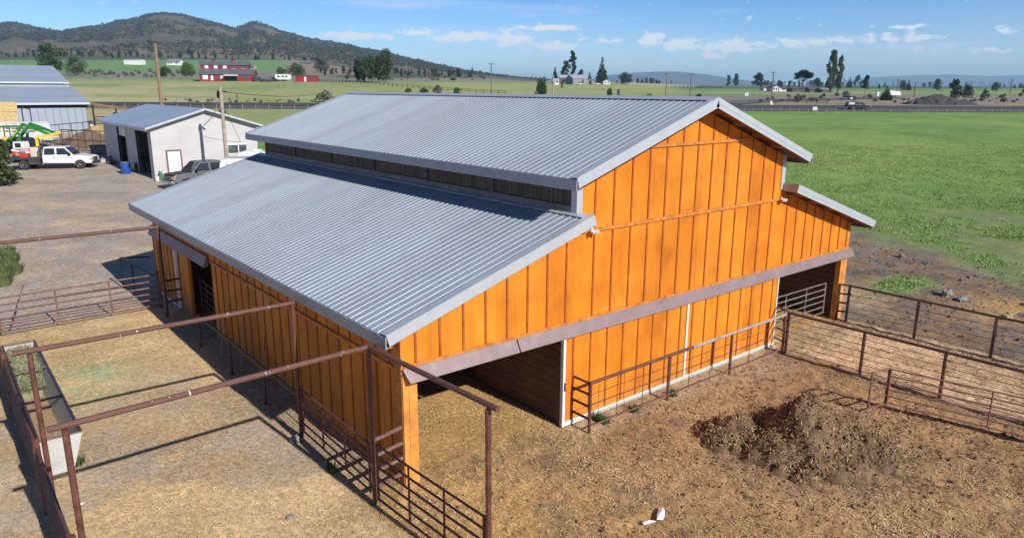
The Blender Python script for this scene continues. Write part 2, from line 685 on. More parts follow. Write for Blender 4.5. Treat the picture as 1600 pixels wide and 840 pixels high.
    lay(br * sst(345 - px + (n3 - .5) * 120, 0, 90) * sst(py, 131 + 6 * (n1 - .5), 8) * sst(n3 * .6 + streak * .5, .46, .2) * .85, C_DRY * 1.05)
    rt = sst(px, 1060, 60) * br
    lay(rt * sst(py, 147, 4), C_SAGE * .95)
    lay(rt * sst(py, 151.5, 2) * sst(streak, .42, .2) * sst(px, 1190, 40), C_SOIL)
    lay(rt * sst(143.5 - py, 0, 4) * .8, C_FAR)
    lay(rt * sst(138.5 - py, 0, 1.5), C_SHRUB)
    mid = sst(px, 480, 60) * sst(1080 - px, 0, 60) * br
    lay(mid * sst(128.5 - py, 0, 2) * .9, C_SAGE)
    lay(mid * sst(122 - py, 0, 3), C_SHRUB)
    l2 = sst(520 - px, 0, 60) * br
    lay(l2 * sst(123.5 - py + (streak - .5) * 5, 0, 2), C_SAGE)
    lay(l2 * sst(111.5 - py + (streak - .5) * 3, 0, 2), C_FAR * 1.05)
    lay(sst(-np.abs(px - 520), -70, 30) * sst(117 - py, 0, 3) * br, C_SOIL * .9)
    lay(l2 * sst(94 - py, 0, 2), C_SHRUB)
    lay(sst(dep, 1800, 600), C_SHRUB)
    return np.clip(c, .01, 1)


def make_ground():
    rad = np.concatenate([np.arange(1.5, 9, .5), np.arange(9, 40, .11), 40 * 1.0065 ** np.arange(0, 250), 40 * 1.0065 ** 250 * 1.035 ** np.arange(1, 125)])
    rad = rad[rad < 13800]
    a_f = np.radians(np.arange(-44, 44.001, .16))
    a_b = np.radians(np.arange(44 + 2, 316 - 1.9, 2.0))
    az = np.concatenate([a_f, a_b]) + YAW
    R, A = np.meshgrid(rad, az, indexing='ij')
    X = CAM.x + R * np.sin(A)
    Y = CAM.y + R * np.cos(A)
    Z = H(X, Y)
    cov = cover(X, Y, Z)
    # hoof-trodden relief in the pens, softer elsewhere
    pen = sst(-Y, -.4, 1) * sst(X, -1, 1) * sst(27 - X, 0, 4) * sst(R, 6, 2) * sst(42 - R, 0, 8)
    rel = (fbm(X * 2.2, Y * 2.2, 4, 21) - .5) * .11 + (fbm(X * 6, Y * 6, 2, 22) - .5) * .05
    past = sst(X, 22, 4) * sst(100 - R, 0, 40)
    Z = Z + pen * rel + (1 - pen) * sst(45 - R, 0, 10) * (fbm(X * 2, Y * 2, 3, 23) - .5) * .03 + past * (fbm(X * .5, Y * .5, 3, 24) - .5) * .22 * (1 - pen)
    n, m = X.shape
    V = np.stack([X, Y, Z], -1).reshape(-1, 3)
    i, j = np.meshgrid(np.arange(n - 1), np.arange(m), indexing='ij')
    jn = (j + 1) % m
    Fc = np.stack([i * m + j, i * m + jn, (i + 1) * m + jn, (i + 1) * m + j], -1).reshape(-1, 4)
    c0 = len(V)
    o = np_mesh('ground', V, Fc[:, ::-1], None, smooth=True)
    at_ = o.data.attributes.new('cover', 'FLOAT_COLOR', 'POINT')
    at_.data.foreach_set('color', np.concatenate([cov.reshape(-1, 3), np.ones((len(V), 1))], 1).astype(np.float32).ravel())
    t = NT('soil_and_grass')
    a = t.t.nodes.new('ShaderNodeAttribute')
    a.attribute_name = 'cover'
    col = a.outputs['Color']
    f1 = t.remap(t.noise(7, 5, .7), .3, .7, .62, 1.38)
    f2 = t.remap(t.noise(.6, 4, .6), .3, .7, .86, 1.14)
    f3 = t.remap(t.noise(38, 2, .6), .3, .7, .72, 1.28)
    v = t.math('MULTIPLY', t.math('MULTIPLY', t.math('MULTIPLY', f1, f2), f3), 1.12)
    cc = t.n('ShaderNodeCombineColor')
    for k in range(3):
        t.l(v, cc.inputs[k])
    t.color(t.mix(1.0, col, cc.outputs[0], 'MULTIPLY'))
    t.bump(t.math('ADD', t.noise(9, 5, .75), t.math('MULTIPLY', t.noise(45, 2), .5)), .3, .035)
    o.data.materials.append(t.set(.95, 0, .15))
    tag(o, kind='structure')


make_ground()

# ------------------------------------------------------------------ hill and far mountains
def ridge_mesh(name, pts, d0, dc, d1, mat, foot, jag, seed, c0, c1, nc=260, nr=60, foot_py=None):
    xs = [p[0] for p in pts]
    ys = [p[1] for p in pts]
    cols = np.linspace(c0, c1, nc)
    ds = np.concatenate([np.linspace(d0, dc, nr), np.linspace(dc, d1, nr // 2)[1:]])
    Cc, D = np.meshgrid(cols, ds, indexing='ij')
    py = np.interp(Cc, xs, ys)
    lat = (Cc - 800) / F * D / 1.03
    X = CAM.x + FH[0] * D + RH[0] * lat
    Y = CAM.y + FH[1] * D + RH[1] * lat
    crest = CAM.z - np.tan(PITCH - np.arctan((420 - py) / F)) * dc
    base = H(X, Y)
    t = np.where(D < dc, (D - d0) / (dc - d0), (d1 - D) / (d1 - dc))
    s = 1 - (1 - np.clip(t, 0, 1)) ** 1.2
    g = fbm(Cc * .035 + seed, D * .0012, 5, seed) - .5
    top = base * (1 - s) + crest * s
    Z = top + np.minimum(g, .12) * jag * np.clip(crest - base, 0, None) * np.sin(np.clip(t, 0, 1) * PI) + (fbm(Cc * .12, D * .004, 3, seed + 3) - .5) * .02 * np.clip(crest - base, 0, None) * np.sin(np.clip(t, 0, 1) * PI)
    Z = np.where(t < .02, base - foot, Z)
    n, m = X.shape
    V = np.stack([X, Y, Z], -1).reshape(-1, 3)
    i, j = np.meshgrid(np.arange(n - 1), np.arange(m - 1), indexing='ij')
    Fc = np.stack([i * m + j, (i + 1) * m + j, (i + 1) * m + j + 1, i * m + j + 1], -1).reshape(-1, 4)
    o = np_mesh(name, V, Fc, mat, smooth=True)
    tag(o, kind='structure')
    return X, Y, Z


t = NT('hillside')
big = t.remap(t.noise(.006, 5, .6), .35, .65)
fine = t.remap(t.noise(.05, 4, .7), .45, .62)
c_ = t.mix(big, (.12, .105, .075), (.185, .16, .12))
c_ = t.mix(t.math('MULTIPLY', fine, .65), c_, (.06, .066, .044))
t.color(c_)
hill_mat = t.set(.95, 0, .1)
HX, HY, HZ = ridge_mesh('hill', [(-260, 70), (-120, 58), (0, 45), (35, 40), (60, 46), (85, 53), (112, 54), (150, 46), (185, 39), (212, 34), (240, 28), (268, 25), (295, 27), (325, 33), (350, 42), (376, 49), (392, 43), (406, 37), (420, 43), (440, 52), (470, 60), (500, 65), (535, 71), (560, 77), (590, 82), (620, 90), (650, 98), (680, 104), (720, 113), (760, 120), (800, 124), (850, 128)],
                        1050, 2500, 4200, hill_mat, 6, .26, 5, -260, 850)
t = NT('far_mountain')
t.color(t.mix(t.remap(t.noise(.0012, 5, .6), .35, .65), (.09, .10, .085), (.16, .15, .12)))
mt_mat = t.set(.95, 0, .1)
ridge_mesh('mountain', [(900, 131), (940, 118), (985, 113), (1030, 110.5), (1060, 111), (1100, 115), (1140, 121), (1185, 127), (1230, 131)], 6200, 8200, 9600, mt_mat, 30, .15, 11, 905, 1225, 160, 24)
ridge_mesh('mountain', [(1250, 132), (1310, 125), (1350, 119), (1390, 116.5), (1430, 114.5), (1460, 114), (1480, 112.5), (1500, 114), (1540, 115.5), (1575, 114), (1610, 114), (1680, 117), (1760, 124)], 9500, 12000, 13500, mt_mat, 40, .15, 13, 1250, 1760, 200, 24)

# ------------------------------------------------------------------ barn
W, L, A_, B_ = 18.876, 19.78, 4.928, 13.948
OE, OF, OU = .647, .55, .588
ZL, ZIN, ZU, ZR = 3.663, 5.393, 6.305, 8.045
SL = (ZIN - ZL) / (A_ + OE)
SU = (ZR - ZU) / (W / 2 - A_ + OU)


def wood(name, base, dark, axis='x', spacing=.61, off=.33, hi=None):
    """stained plywood panels: each board its own tone, faint grain and weathered streaks"""
    t = NT(name)
    sp = t.t.nodes.new('ShaderNodeSeparateXYZ')
    t.l(t.obj(), sp.inputs[0])
    u = sp.outputs[0 if axis == 'x' else 1]
    idx = t.math('FLOOR', t.math('DIVIDE', t.math('SUBTRACT', u, off), spacing))
    wn_ = t.t.nodes.new('ShaderNodeTexWhiteNoise')
    wn_.noise_dimensions = '1D'
    t.l(idx, wn_.inputs['W'])
    tone = t.remap(wn_.outputs['Value'], 0, 1, .80, 1.15)
    grain = t.remap(t.noise(1, 5, .65, t.scaled((14, 14, 1.1)), 1.2), .3, .7, .82, 1.14)
    blot = t.remap(t.noise(1.3, 5, .6), .3, .7, .78, 1.2)
    v = t.math('MULTIPLY', t.math('MULTIPLY', tone, grain), blot)
    cc = t.n('ShaderNodeCombineColor')
    for k in range(3):
        t.l(v, cc.inputs[k])
    col = t.mix(1.0, base, cc.outputs[0], 'MULTIPLY')
    fade = t.math('MULTIPLY', t.remap(t.noise(2.2, 6, .7, t.scaled((1, 1, .55))), .60, .74), .38)
    col = t.mix(fade, col, hi or (.72, .36, .07))
    gold = t.math('MULTIPLY', t.remap(t.noise(.33, 3, .5), .42, .68), .42)
    col = t.mix(gold, col, (.72, .29, .025))
    stain = t.math('MULTIPLY', t.remap(t.noise(1, 5, .7, t.scaled((4.5, 4.5, .5))), .57, .75), .2)
    col = t.mix(stain, col, dark)
    mud = t.math('MULTIPLY', t.remap(sp.outputs[2], .08, .75, 1, 0), t.remap(t.noise(3.5, 5, .7), .38, .66, 0, .6))
    col = t.mix(mud, col, (.40, .25, .12))
    t.color(col)
    t.bump(t.noise(1, 4, .6, t.scaled((60, 60, 3))), .25, .01)
    return t.set(.62, 0, .3)


ORANGE = (.66, .19, .010)
m_wall = wood('orange_stained_wood', ORANGE, (.38, .10, .008))
m_side = wood('side_wall_wood', (.60, .19, .014), (.33, .095, .01), 'y', .6, .1)
m_batt = M('stained_shaded_batten', (.33, .085, .011), .7, var=.3, scale=6)  # darker stain, with the shadow along the batten edges put into the colour
m_trimw = M('trim_wood', (.50, .17, .028), .7, var=.35, scale=5, dirt=(.6, .42, .22), dirt_amt=.6)
m_post = M('post_wood', (.62, .25, .045), .7, var=.3, scale=3, dirt=(.40, .13, .02), dirt_amt=.7)
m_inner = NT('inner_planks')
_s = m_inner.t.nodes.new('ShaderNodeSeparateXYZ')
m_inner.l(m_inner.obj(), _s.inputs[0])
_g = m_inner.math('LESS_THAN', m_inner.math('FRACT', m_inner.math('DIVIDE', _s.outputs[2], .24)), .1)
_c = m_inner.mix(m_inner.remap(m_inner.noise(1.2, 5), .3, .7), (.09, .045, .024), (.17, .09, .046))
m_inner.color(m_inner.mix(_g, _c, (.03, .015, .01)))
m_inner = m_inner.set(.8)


def metal_roof(name, c, r=.5, mt=.08):
    t = NT(name)
    f = t.remap(t.noise(.35, 5, .6), .3, .7, .93, 1.06)
    f2 = t.remap(t.noise(1, 4, .7, t.scaled((.6, 6, .6))), .35, .7, .94, 1.05)
    cc = t.n('ShaderNodeCombineColor')
    sp0 = t.t.nodes.new('ShaderNodeSeparateXYZ')
    t.l(t.obj(), sp0.inputs[0])
    wn0 = t.t.nodes.new('ShaderNodeTexWhiteNoise')
    wn0.noise_dimensions = '1D'
    t.l(t.math('FLOOR', t.math('DIVIDE', sp0.outputs[1], .9144)), wn0.inputs['W'])
    v = t.math('MULTIPLY', t.math('MULTIPLY', f, f2), t.remap(wn0.outputs['Value'], 0, 1, .93, 1.06))
    for k in range(3):
        t.l(v, cc.inputs[k])
    col = t.mix(1.0, c, cc.outputs[0], 'MULTIPLY')
    sp = t.math('MULTIPLY', t.remap(t.noise(5, 6, .8), .68, .76), .4)
    col = t.mix(sp, col, (.62, .62, .6))
    t.color(col)
    t.l(t.remap(t.noise(2.5, 4), .3, .7, r - .07, r + .1), t.b.inputs['Roughness'])
    t.b.inputs['Metallic'].default_value = mt
    return t.m


m_roof = metal_roof('blue_grey_roof_steel', (.285, .325, .375))
m_flash = M('galvanised_trim', (.49, .53, .57), .4, .3, var=.06, dirt=(.42, .42, .4), dirt_amt=.2)
m_trim_shaded = M('eave_fascia', (.30, .34, .39), .42, .3, var=.08)  # darker copy of the trim steel, eave shade put into its colour
m_track = M('mauve_metal_track', (.245, .175, .168), .5, .2, var=.12, scale=1.2, dirt=(.45, .38, .34), dirt_amt=.25)
m_white = M('white_trim_paint', (.74, .73, .70), .5, var=.07, dirt=(.45, .40, .33), dirt_amt=.35)
m_dark = M('dark_metal', (.02, .02, .022), .5, .4)
t = NT('smoky_clerestory_panel')
sp_ = t.t.nodes.new('ShaderNodeSeparateXYZ'); t.l(t.obj(), sp_.inputs[0])
nn = t.noise(1, 3, .75, t.scaled((1, 11, .3)))
t.color(t.mix(t.remap(nn, .35, .7), (.018, .018, .018), (.12, .11, .09)))
m_clear = t.set(.35, 0, .5)
m_cpost = M('clerestory_post_wood', (.12, .10, .08), .8)
m_band = M('clerestory_flashing', (.16, .155, .15), .55, .2, var=.25, scale=3, dirt=(.10, .085, .07), dirt_amt=.6)

def absorb(dst, src):
    """fold the battens of a wall into the wall's own mesh (they are its surface)"""
    import bmesh
    bm = bmesh.new()
    bm.from_mesh(dst.data)
    n0 = len(bm.faces)
    bm.from_mesh(src.data)
    bm.faces.ensure_lookup_table()
    k = len(dst.data.materials)
    for f in bm.faces[n0:]:
        f.material_index = k
    bm.to_mesh(dst.data)
    bm.free()
    dst.data.materials.append(src.data.materials[0])
    bpy.data.objects.remove(src)


barn = thing('barn', 'large orange wood barn with a stepped blue grey metal roof and open stalls', 'barn', (W / 2, L / 2, 0))

# gable wall
pr = [(0, 2.55), (W, 2.55), (W, ZL + OE * SL - .22), (B_, ZIN - .2), (B_, ZU + OU * SU - .22), (W / 2, ZR - .2), (A_, ZU + OU * SU - .22), (A_, ZIN - .2), (0, ZL + OE * SL - .22)]
gw = MB().prism(pr, 0, .12).build('gable_wall', m_wall, barn)


def top_at(x):
    if x < A_:
        return ZL + (x + OE) * SL - .2
    if x > B_:
        return ZL + (W - x + OE) * SL - .2
    return ZR - abs(x - W / 2) * SU - .2


bxs = [.33 + .61 * k for k in range(8)] + [5.52 + .66 * k for k in range(13)] + [14.35 + .61 * k for k in range(8)]
b = MB()
for x in bxs:
    b.box(x - .026, x + .026, -.024, 0, 2.74, top_at(x) - .03)
absorb(gw, b.build('batten', m_batt, gw))
b = MB()
b.box(5.1, 13.8, -.05, 0, 4.9, 4.985)
b.box(W / 2 - 2.55, W / 2 + 2.55, -.05, 0, 6.84, 6.92)
b.build('belt_trim', m_trimw, gw)
MB().box(.02, W - .02, -.042, 0, 2.66, 2.74).build('sill_trim', m_trimw, gw)
for x0, x1 in ((-.02, 3.0), (3.035, W + .12)):
    q = MB()
    q.hexa([(x0 + (.1 if x0 < 0 else 0), -.21, 2.40), (x1, -.21, 2.40), (x1, -.02, 2.42), (x0 + (.1 if x0 < 0 else 0), -.02, 2.42)],
           [(x0, -.06, 2.68), (x1, -.06, 2.68), (x1, -.02, 2.68), (x0, -.02, 2.68)])
    q.build('door_track', m_track, barn)
# corner posts of the front
for nm, x0, x1 in (('corner_post', -.02, .14), ('corner_post', .16, .36), ('corner_post', W - .42, W - .24), ('corner_post', W - .22, W + .02)):
    MB().box(x0, x1, .0 if x0 != .16 else .02, .19, -.1, 2.56).build(nm, m_post, barn)
# sliding doors on the front
for k, (x0, x1) in enumerate(((4.484, 9.31), (9.33, 14.10))):
    d = MB().box(x0, x1, -.09, -.03, .06, 2.44).build('sliding_door', m_wall, barn)
    q = MB()
    n = 8
    for i in range(n):
        x = x0 + (x1 - x0) * (i + (.55 if k == 0 else .45)) / n
        q.box(x - .022, x + .022, -.111, -.09, .17, 2.43)
    absorb(d, q.build('batten', m_batt, d))
    q = MB()
    q.box(x0 - .01, x1, -.118, -.02, .03, .14)
    q.box(x0 - .012, x0 + .065, -.122, -.02, .14, 2.44)
    if k == 1:
        q.box(x1 - .04, x1 + .01, -.122, -.02, .14, 2.44)
    q.build('door_trim', m_white, d)
    if k == 0:
        MB().box(x0 + .02, x0 + .05, -.15, -.12, 1.0, 1.22).build('handle', m_dark, d)
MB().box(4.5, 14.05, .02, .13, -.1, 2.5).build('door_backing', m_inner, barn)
# side walls, rear wall, inner walls
sw = MB().prism([(.12, -.1), (12.35, -.1), (12.35, 2.55), (16.0, 2.55), (16.0, -.1), (L, -.1), (L, ZL + OE * SL - .22), (.12, ZL + OE * SL - .22)], 0, .12, 'x').build('side_wall', m_side, barn)
q = MB()
for k in range(34):
    y = .5 + k * .6
    z0 = 0 if y < 12.3 else 2.85
    if y < L - .1:
        q.box(-.022, 0, y - .024, y + .024, z0, 3.6)
absorb(sw, q.build('batten', m_batt, sw))
q = MB()
q.box(-.045, 0, .3, 12.3, 2.58, 2.66)
q.box(-.05, 0, .2, 12.35, -.05, .16)
q.build('belt_trim', m_trimw, sw)
MB().box(-.03, 0, .0, .3, -.1, 3.6).build('corner_board', m_trimw, sw)
q = MB().hexa([(-.2, 12.55, 2.42), (-.03, 12.55, 2.42), (-.03, L + .1, 2.42), (-.2, L + .1, 2.42)], [(-.07, 12.55, 2.78), (-.03, 12.55, 2.78), (-.03, L + .1, 2.78), (-.07, L + .1, 2.78)])
q.build('door_track', m_track, barn)
sd = MB().box(-.1, -.04, 16.45, L - .1, .06, 2.5).build('sliding_door', m_side, barn)
q = MB()
for k in range(6):
    q.box(-.12, -.1, 16.9 + k * .52 - .022, 16.9 + k * .52 + .022, .16, 2.45)
absorb(sd, q.build('batten', m_batt, sd))
MB().box(-.13, -.03, 16.38, 16.5, .03, 2.5).build('door_trim', m_white, sd)
MB().box(-.128, -.035, 16.5, L - .1, .03, .12).build('bottom_rail', m_white, sd)
MB().box(.0, .12, 15.2, 15.99, -.1, 2.54).build('door_jamb', m_side, barn)
rw = MB().prism([(W - .12, 0), (W - .12, 0)], 0, 0) if False else MB().box(W - .12, W, .19, L, -.1, ZL + OE * SL - .22)
rw.build('side_wall', m_side, barn)
MB().prism([(.12, -.1), (W - .12, -.1), (W - .12, ZL + OE * SL - .24), (B_, ZIN - .22), (B_, ZU + OU * SU - .24), (W / 2, ZR - .22), (A_, ZU + OU * SU - .24), (A_, ZIN - .22), (.12, ZL + OE * SL - .24)], L - .12, L - .002).build('rear_wall', m_wall, barn)
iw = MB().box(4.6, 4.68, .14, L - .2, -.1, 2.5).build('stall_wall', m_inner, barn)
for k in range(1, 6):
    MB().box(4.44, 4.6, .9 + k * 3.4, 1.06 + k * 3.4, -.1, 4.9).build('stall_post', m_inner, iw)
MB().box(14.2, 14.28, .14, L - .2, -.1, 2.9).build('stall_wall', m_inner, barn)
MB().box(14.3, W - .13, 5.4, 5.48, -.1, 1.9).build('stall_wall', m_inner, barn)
MB().box(W - .15, W - .122, .25, 5.38, -.1, 3.3).build('darkening_lining', m_inner, barn)  # dark boards added over the orange inner face to darken the right opening
MB().box(.122, .15, .25, 8.38, -.1, 3.3).build('darkening_lining', m_inner, barn)  # same added dark boards inside the left opening
m_pale = M('pale_liner', (.34, .27, .2), .7, var=.35, scale=4)
MB().box(14.3, W - .13, 5.4, 5.46, 1.95, 2.7).build('stall_liner', m_pale, barn)
MB().box(.14, 4.58, 8.4, 8.48, -.1, 2.2).build('stall_wall', m_inner, barn)
# clerestory walls: corrugated smoky sheet with a flashing band
for sx, xw in ((-1, A_), (1, B_)):
    n = 130
    vs, fs = [], []
    for i in range(n * 2 + 1):
        y = .16 + (L - .3) * i / (n * 2)
        x = xw + sx * (.018 if i % 2 else -.018) + sx * -.02
        vs += [(x, y, ZIN - .3), (x, y, ZU + .05)]
    for i in range(n * 2):
        fs.append((2 * i, 2 * i + 2, 2 * i + 3, 2 * i + 1))
    cw = MB().add(vs, fs).build('clerestory_wall', m_clear, barn)
    MB().box(xw + (-.05 if sx < 0 else .012), xw + (-.012 if sx < 0 else .05), .16, L - .1, ZIN - .1, ZIN + .17).build('flashing_band', m_band, cw)
    q = MB()
    q.box(xw - .06 if sx < 0 else xw - .13, xw + .13 if sx < 0 else xw + .06, -.035, .16, ZIN - .15, ZU + .02)
    q.build('corner_trim', m_flash, barn)
    for k in range(1, 6):
        y = L * k / 6
        MB().box(xw - .045, xw + .045, y - .08, y + .08, ZIN - .1, ZU).build('clerestory_post', m_cpost, cw)

# roofs: ribbed sheets
RIB = .2286


def roof_slope(name, xa, za, xb, zb, y0, y1, parent=barn, thick=.03, deck=True):
    """sheet from eave (xa, za) to top (xb, zb)"""
    q = MB()
    dx, dz = xb - xa, zb - za
    ln = math.hypot(dx, dz)
    nx, nz = -dz / ln, dx / ln
    if nz < 0:
        nx, nz = -nx, -nz
    pts = [(xa, za), (xb, zb)]
    q.add([(xa, y0, za), (xb, y0, zb), (xb, y1, zb), (xa, y1, za), (xa - nx * thick, y0, za - nz * thick), (xb - nx * thick, y0, zb - nz * thick), (xb - nx * thick, y1, zb - nz * thick), (xa - nx * thick, y1, za - nz * thick)],
          [(0, 1, 2, 3), (7, 6, 5, 4), (0, 4, 5, 1), (1, 5, 6, 2), (2, 6, 7, 3), (3, 7, 4, 0)])
    n = int((y1 - y0) / RIB)
    h = .018
    for i in range(n):
        y = y0 + .12 + i * RIB
        if y + .04 > y1:
            break
        vs = []
        for (x, z) in pts:
            for (yy, hh) in ((y - .019, .0), (y - .008, h), (y + .008, h), (y + .019, 0)):
                vs.append((x + nx * hh, yy, z + nz * hh))
        q.add(vs, [(0, 1, 5, 4), (1, 2, 6, 5), (2, 3, 7, 6), (0, 3, 2, 1), (4, 5, 6, 7)])
        for o_ in (.085, .143):
            vs = []
            for (x, z) in pts:
                for (yy, hh) in ((y + o_ - .012, .0), (y + o_, .004), (y + o_ + .012, 0)):
                    vs.append((x + nx * hh, yy, z + nz * hh))
            q.add(vs, [(0, 1, 4, 3), (1, 2, 5, 4)])
    r = q.build(name, m_roof, parent)
    if deck:
        q = MB()
        t0, t1 = thick + .004, thick + .05
        yy0, yy1 = y0 + .03, y1 - .03
        q.add([(xa + (xb - xa) * .01 - nx * t0, yy0, za - nz * t0 + dz * .01), (xb - nx * t0, yy0, zb - nz * t0), (xb - nx * t0, yy1, zb - nz * t0), (xa + dx * .01 - nx * t0, yy1, za - nz * t0 + dz * .01),
               (xa + dx * .01 - nx * t1, yy0, za - nz * t1 + dz * .01), (xb - nx * t1, yy0, zb - nz * t1), (xb - nx * t1, yy1, zb - nz * t1), (xa + dx * .01 - nx * t1, yy1, za - nz * t1 + dz * .01)],
              [(0, 1, 2, 3), (7, 6, 5, 4), (0, 4, 5, 1), (1, 5, 6, 2), (2, 6, 7, 3), (3, 7, 4, 0)])
        q.build('roof_deck', m_deck, r)
    return r


m_deck = M('roof_deck_wood', (.34, .14, .04), .8, var=.3)


def rake(xa, za, xb, zb, y, sgn, parent):
    """folded trim along a sloping roof edge at y; sgn -1 = front edge"""
    q = MB()
    dx, dz = xb - xa, zb - za
    ln = math.hypot(dx, dz)
    nx, nz = -dz / ln, dx / ln
    if nz < 0:
        nx, nz = -nx, -nz
    def bar(y0, y1, h0, h1):
        lo = [(xa + nx * h0, y0, za + nz * h0), (xb + nx * h0, y0, zb + nz * h0), (xb + nx * h0, y1, zb + nz * h0), (xa + nx * h0, y1, za + nz * h0)]
        hi = [(xa + nx * h1, y0, za + nz * h1), (xb + nx * h1, y0, zb + nz * h1), (xb + nx * h1, y1, zb + nz * h1), (xa + nx * h1, y1, za + nz * h1)]
        q.hexa(lo, hi)
    a, b_ = (y - .03, y + .16) if sgn < 0 else (y - .16, y + .03)
    bar(a, b_, .033, .046)
    a, b_ = (y - .03, y - .005) if sgn < 0 else (y + .005, y + .03)
    bar(a, b_, -.10, .033)
    a, b_ = (y - .022, y - .005) if sgn < 0 else (y + .005, y + .022)
    bar(a, b_, -.21, -.10)
    q.build('rake_trim', m_flash, parent)


for s in (0, 1):
    mx_ = (lambda x: x) if s == 0 else (lambda x: W - x)
    lo_ = roof_slope('lower_roof', mx_(-OE), ZL, mx_(A_ - .02), ZIN, -OF, L + OF)
    up_ = roof_slope('upper_roof', mx_(A_ - OU), ZU, W / 2, ZR, -OF, L + OF)
    for r_, xa, za in ((lo_, -OE, ZL), (up_, A_ - OU, ZU)):
        x0, x1 = sorted((mx_(xa - .035), mx_(xa - .008)))
        MB().box(x0, x1, -OF - .03, L + OF + .03, za - .25, za - .004).build('eave_fascia', m_trim_shaded, r_)
        x0, x1 = sorted((mx_(xa + .0), mx_(xa + .14)))
        MB().box(x0, x1, -OF, L + OF, za - .245, za - .22).build('soffit_strip', m_deck, r_)
    for yy, sg in ((-OF, -1), (L + OF, 1)):
        rake(mx_(-OE), ZL, mx_(A_ + .02), ZIN + .012, yy, sg, lo_)
        rake(mx_(A_ - OU), ZU, W / 2, ZR, yy, sg, up_)
    # flashing where the lower roof meets the clerestory
    x0, x1 = mx_(A_ - .2), mx_(A_ - .012)
    z0, z1 = ZL + (A_ - .2 + OE) * SL + .036, ZIN + .036
    q = MB()
    q.add([(x0, -OF, z0), (x1, -OF, z1), (x1, L + OF, z1), (x0, L + OF, z0), (x0, -OF, z0 + .012), (x1, -OF, z1 + .012), (x1, L + OF, z1 + .012), (x0, L + OF, z0 + .012)],
          [(3, 2, 1, 0), (4, 5, 6, 7), (0, 1, 5, 4), (1, 2, 6, 5), (2, 3, 7, 6), (3, 0, 4, 7)])
    q.build('wall_flashing', m_flash, lo_)
    # end closure of the lower roof in front of the wall
    q = MB()
    x0, x1 = sorted((mx_(A_ - .02), mx_(A_ + .02)))
    q.box(x0, x1, -OF - .005, -.05, ZIN - .2, ZIN + .03)
    q.build('end_trim', m_flash if s == 0 else m_trim_shaded, lo_)  # right end face takes the shade-darkened copy of the trim
    # lookouts under the front overhang
    for k in range(5):
        f = (k + .5) / 5
        for xa, za, xb, zb in ((A_ - OU, ZU, W / 2, ZR), (-OE, ZL, A_, ZIN)):
            x, z = mx_(xa + (xb - xa) * f), za + (zb - za) * f - .17
            MB().box(x - .02, x + .02, -OF + .02, -.03, z - .06, z + .06).build('lookout', m_deck, up_ if xa > 0 else lo_)
# ridge cap
q = MB()
for s in (-1, 1):
    x0, x1 = W / 2, W / 2 + s * .2
    z0, z1 = ZR + .062, ZR + .046 - .2 * SU
    q.add([(x0, -OF - .035, z0), (x1, -OF - .035, z1), (x1, L + OF, z1), (x0, L + OF, z0), (x0, -OF - .035, z0 - .012), (x1, -OF - .035, z1 - .012), (x1, L + OF, z1 - .012), (x0, L + OF, z0 - .012)],
          [(0, 1, 2, 3), (7, 6, 5, 4), (0, 4, 5, 1), (1, 5, 6, 2), (2, 6, 7, 3), (3, 7, 4, 0)])
q.build('ridge_cap', m_flash, barn)
m_lampw = M('lamp_housing', (.62, .58, .5), .5)
for x in (13.83, 5.36):
    fl = MB().box(x - .04, x + .04, -.1, -.05, 4.92, 5.01).build('floodlight', m_lampw, barn)
    q = MB()
    q.lathe([(.005, -.0), (.035, .01), (.06, .10), (.055, .12), (.005, .122)], (0, 0, 0), 12)
    base = q.v
    for dx, tilt in ((-.09, .6), (.1, -.4)):
        rot_ = Euler((PI / 2 + .5, 0, tilt)).to_matrix()
        MB().add([Vector((x + dx, -.12, 4.97)) + rot_ @ Vector(v) for v in base], q.f).build('lamp_head', m_lampw, fl)
# ------------------------------------------------------------------ pipework in the pens
m_rust = M('oxide_painted_pipe', (.12, .044, .033), .6, .1, var=.35, scale=4, dirt=(.24, .13, .09), dirt_amt=.5)
m_rust2 = M('weathered_rail', (.17, .085, .07), .6, .15, var=.35, scale=5, dirt=(.42, .34, .28), dirt_amt=.6)
m_steel = M('worn_steel_rail', (.25, .21, .19), .45, .4, var=.35, scale=3, dirt=(.15, .09, .07), dirt_amt=.7)
m_brownp = M('dark_brown_pipe', (.075, .042, .036), .5, .2, var=.3, scale=4, dirt=(.26, .19, .16), dirt_amt=.4)
t = NT('spotted_top_pipe')
spn = t.remap(t.noise(1, 4, .8, t.scaled((7, 7, 3))), .66, .69)
t.color(t.mix(spn, t.mix(t.noise(6, 4), (.085, .034, .026), (.165, .072, .055)), (.72, .7, .66)))
m_spot = t.set(.6)


def pz(x, y):
    return Hs(x, y)


def pipe_frame(name, label, posts, rails, r=.051, group='overhead pipe frames of the pens'):
    o = thing(name, label, 'pipe arch', (posts[0][0], posts[0][1], 0), group=group)
    for (x, y, top) in posts:
        MB().tube((x, y, -.2), (x, y, top), r, 10).build('post', m_rust, o, smooth=False)
    for a, b in rails:
        MB().tube(a, b, r, 10).build('top_rail', m_spot, o)
    return o


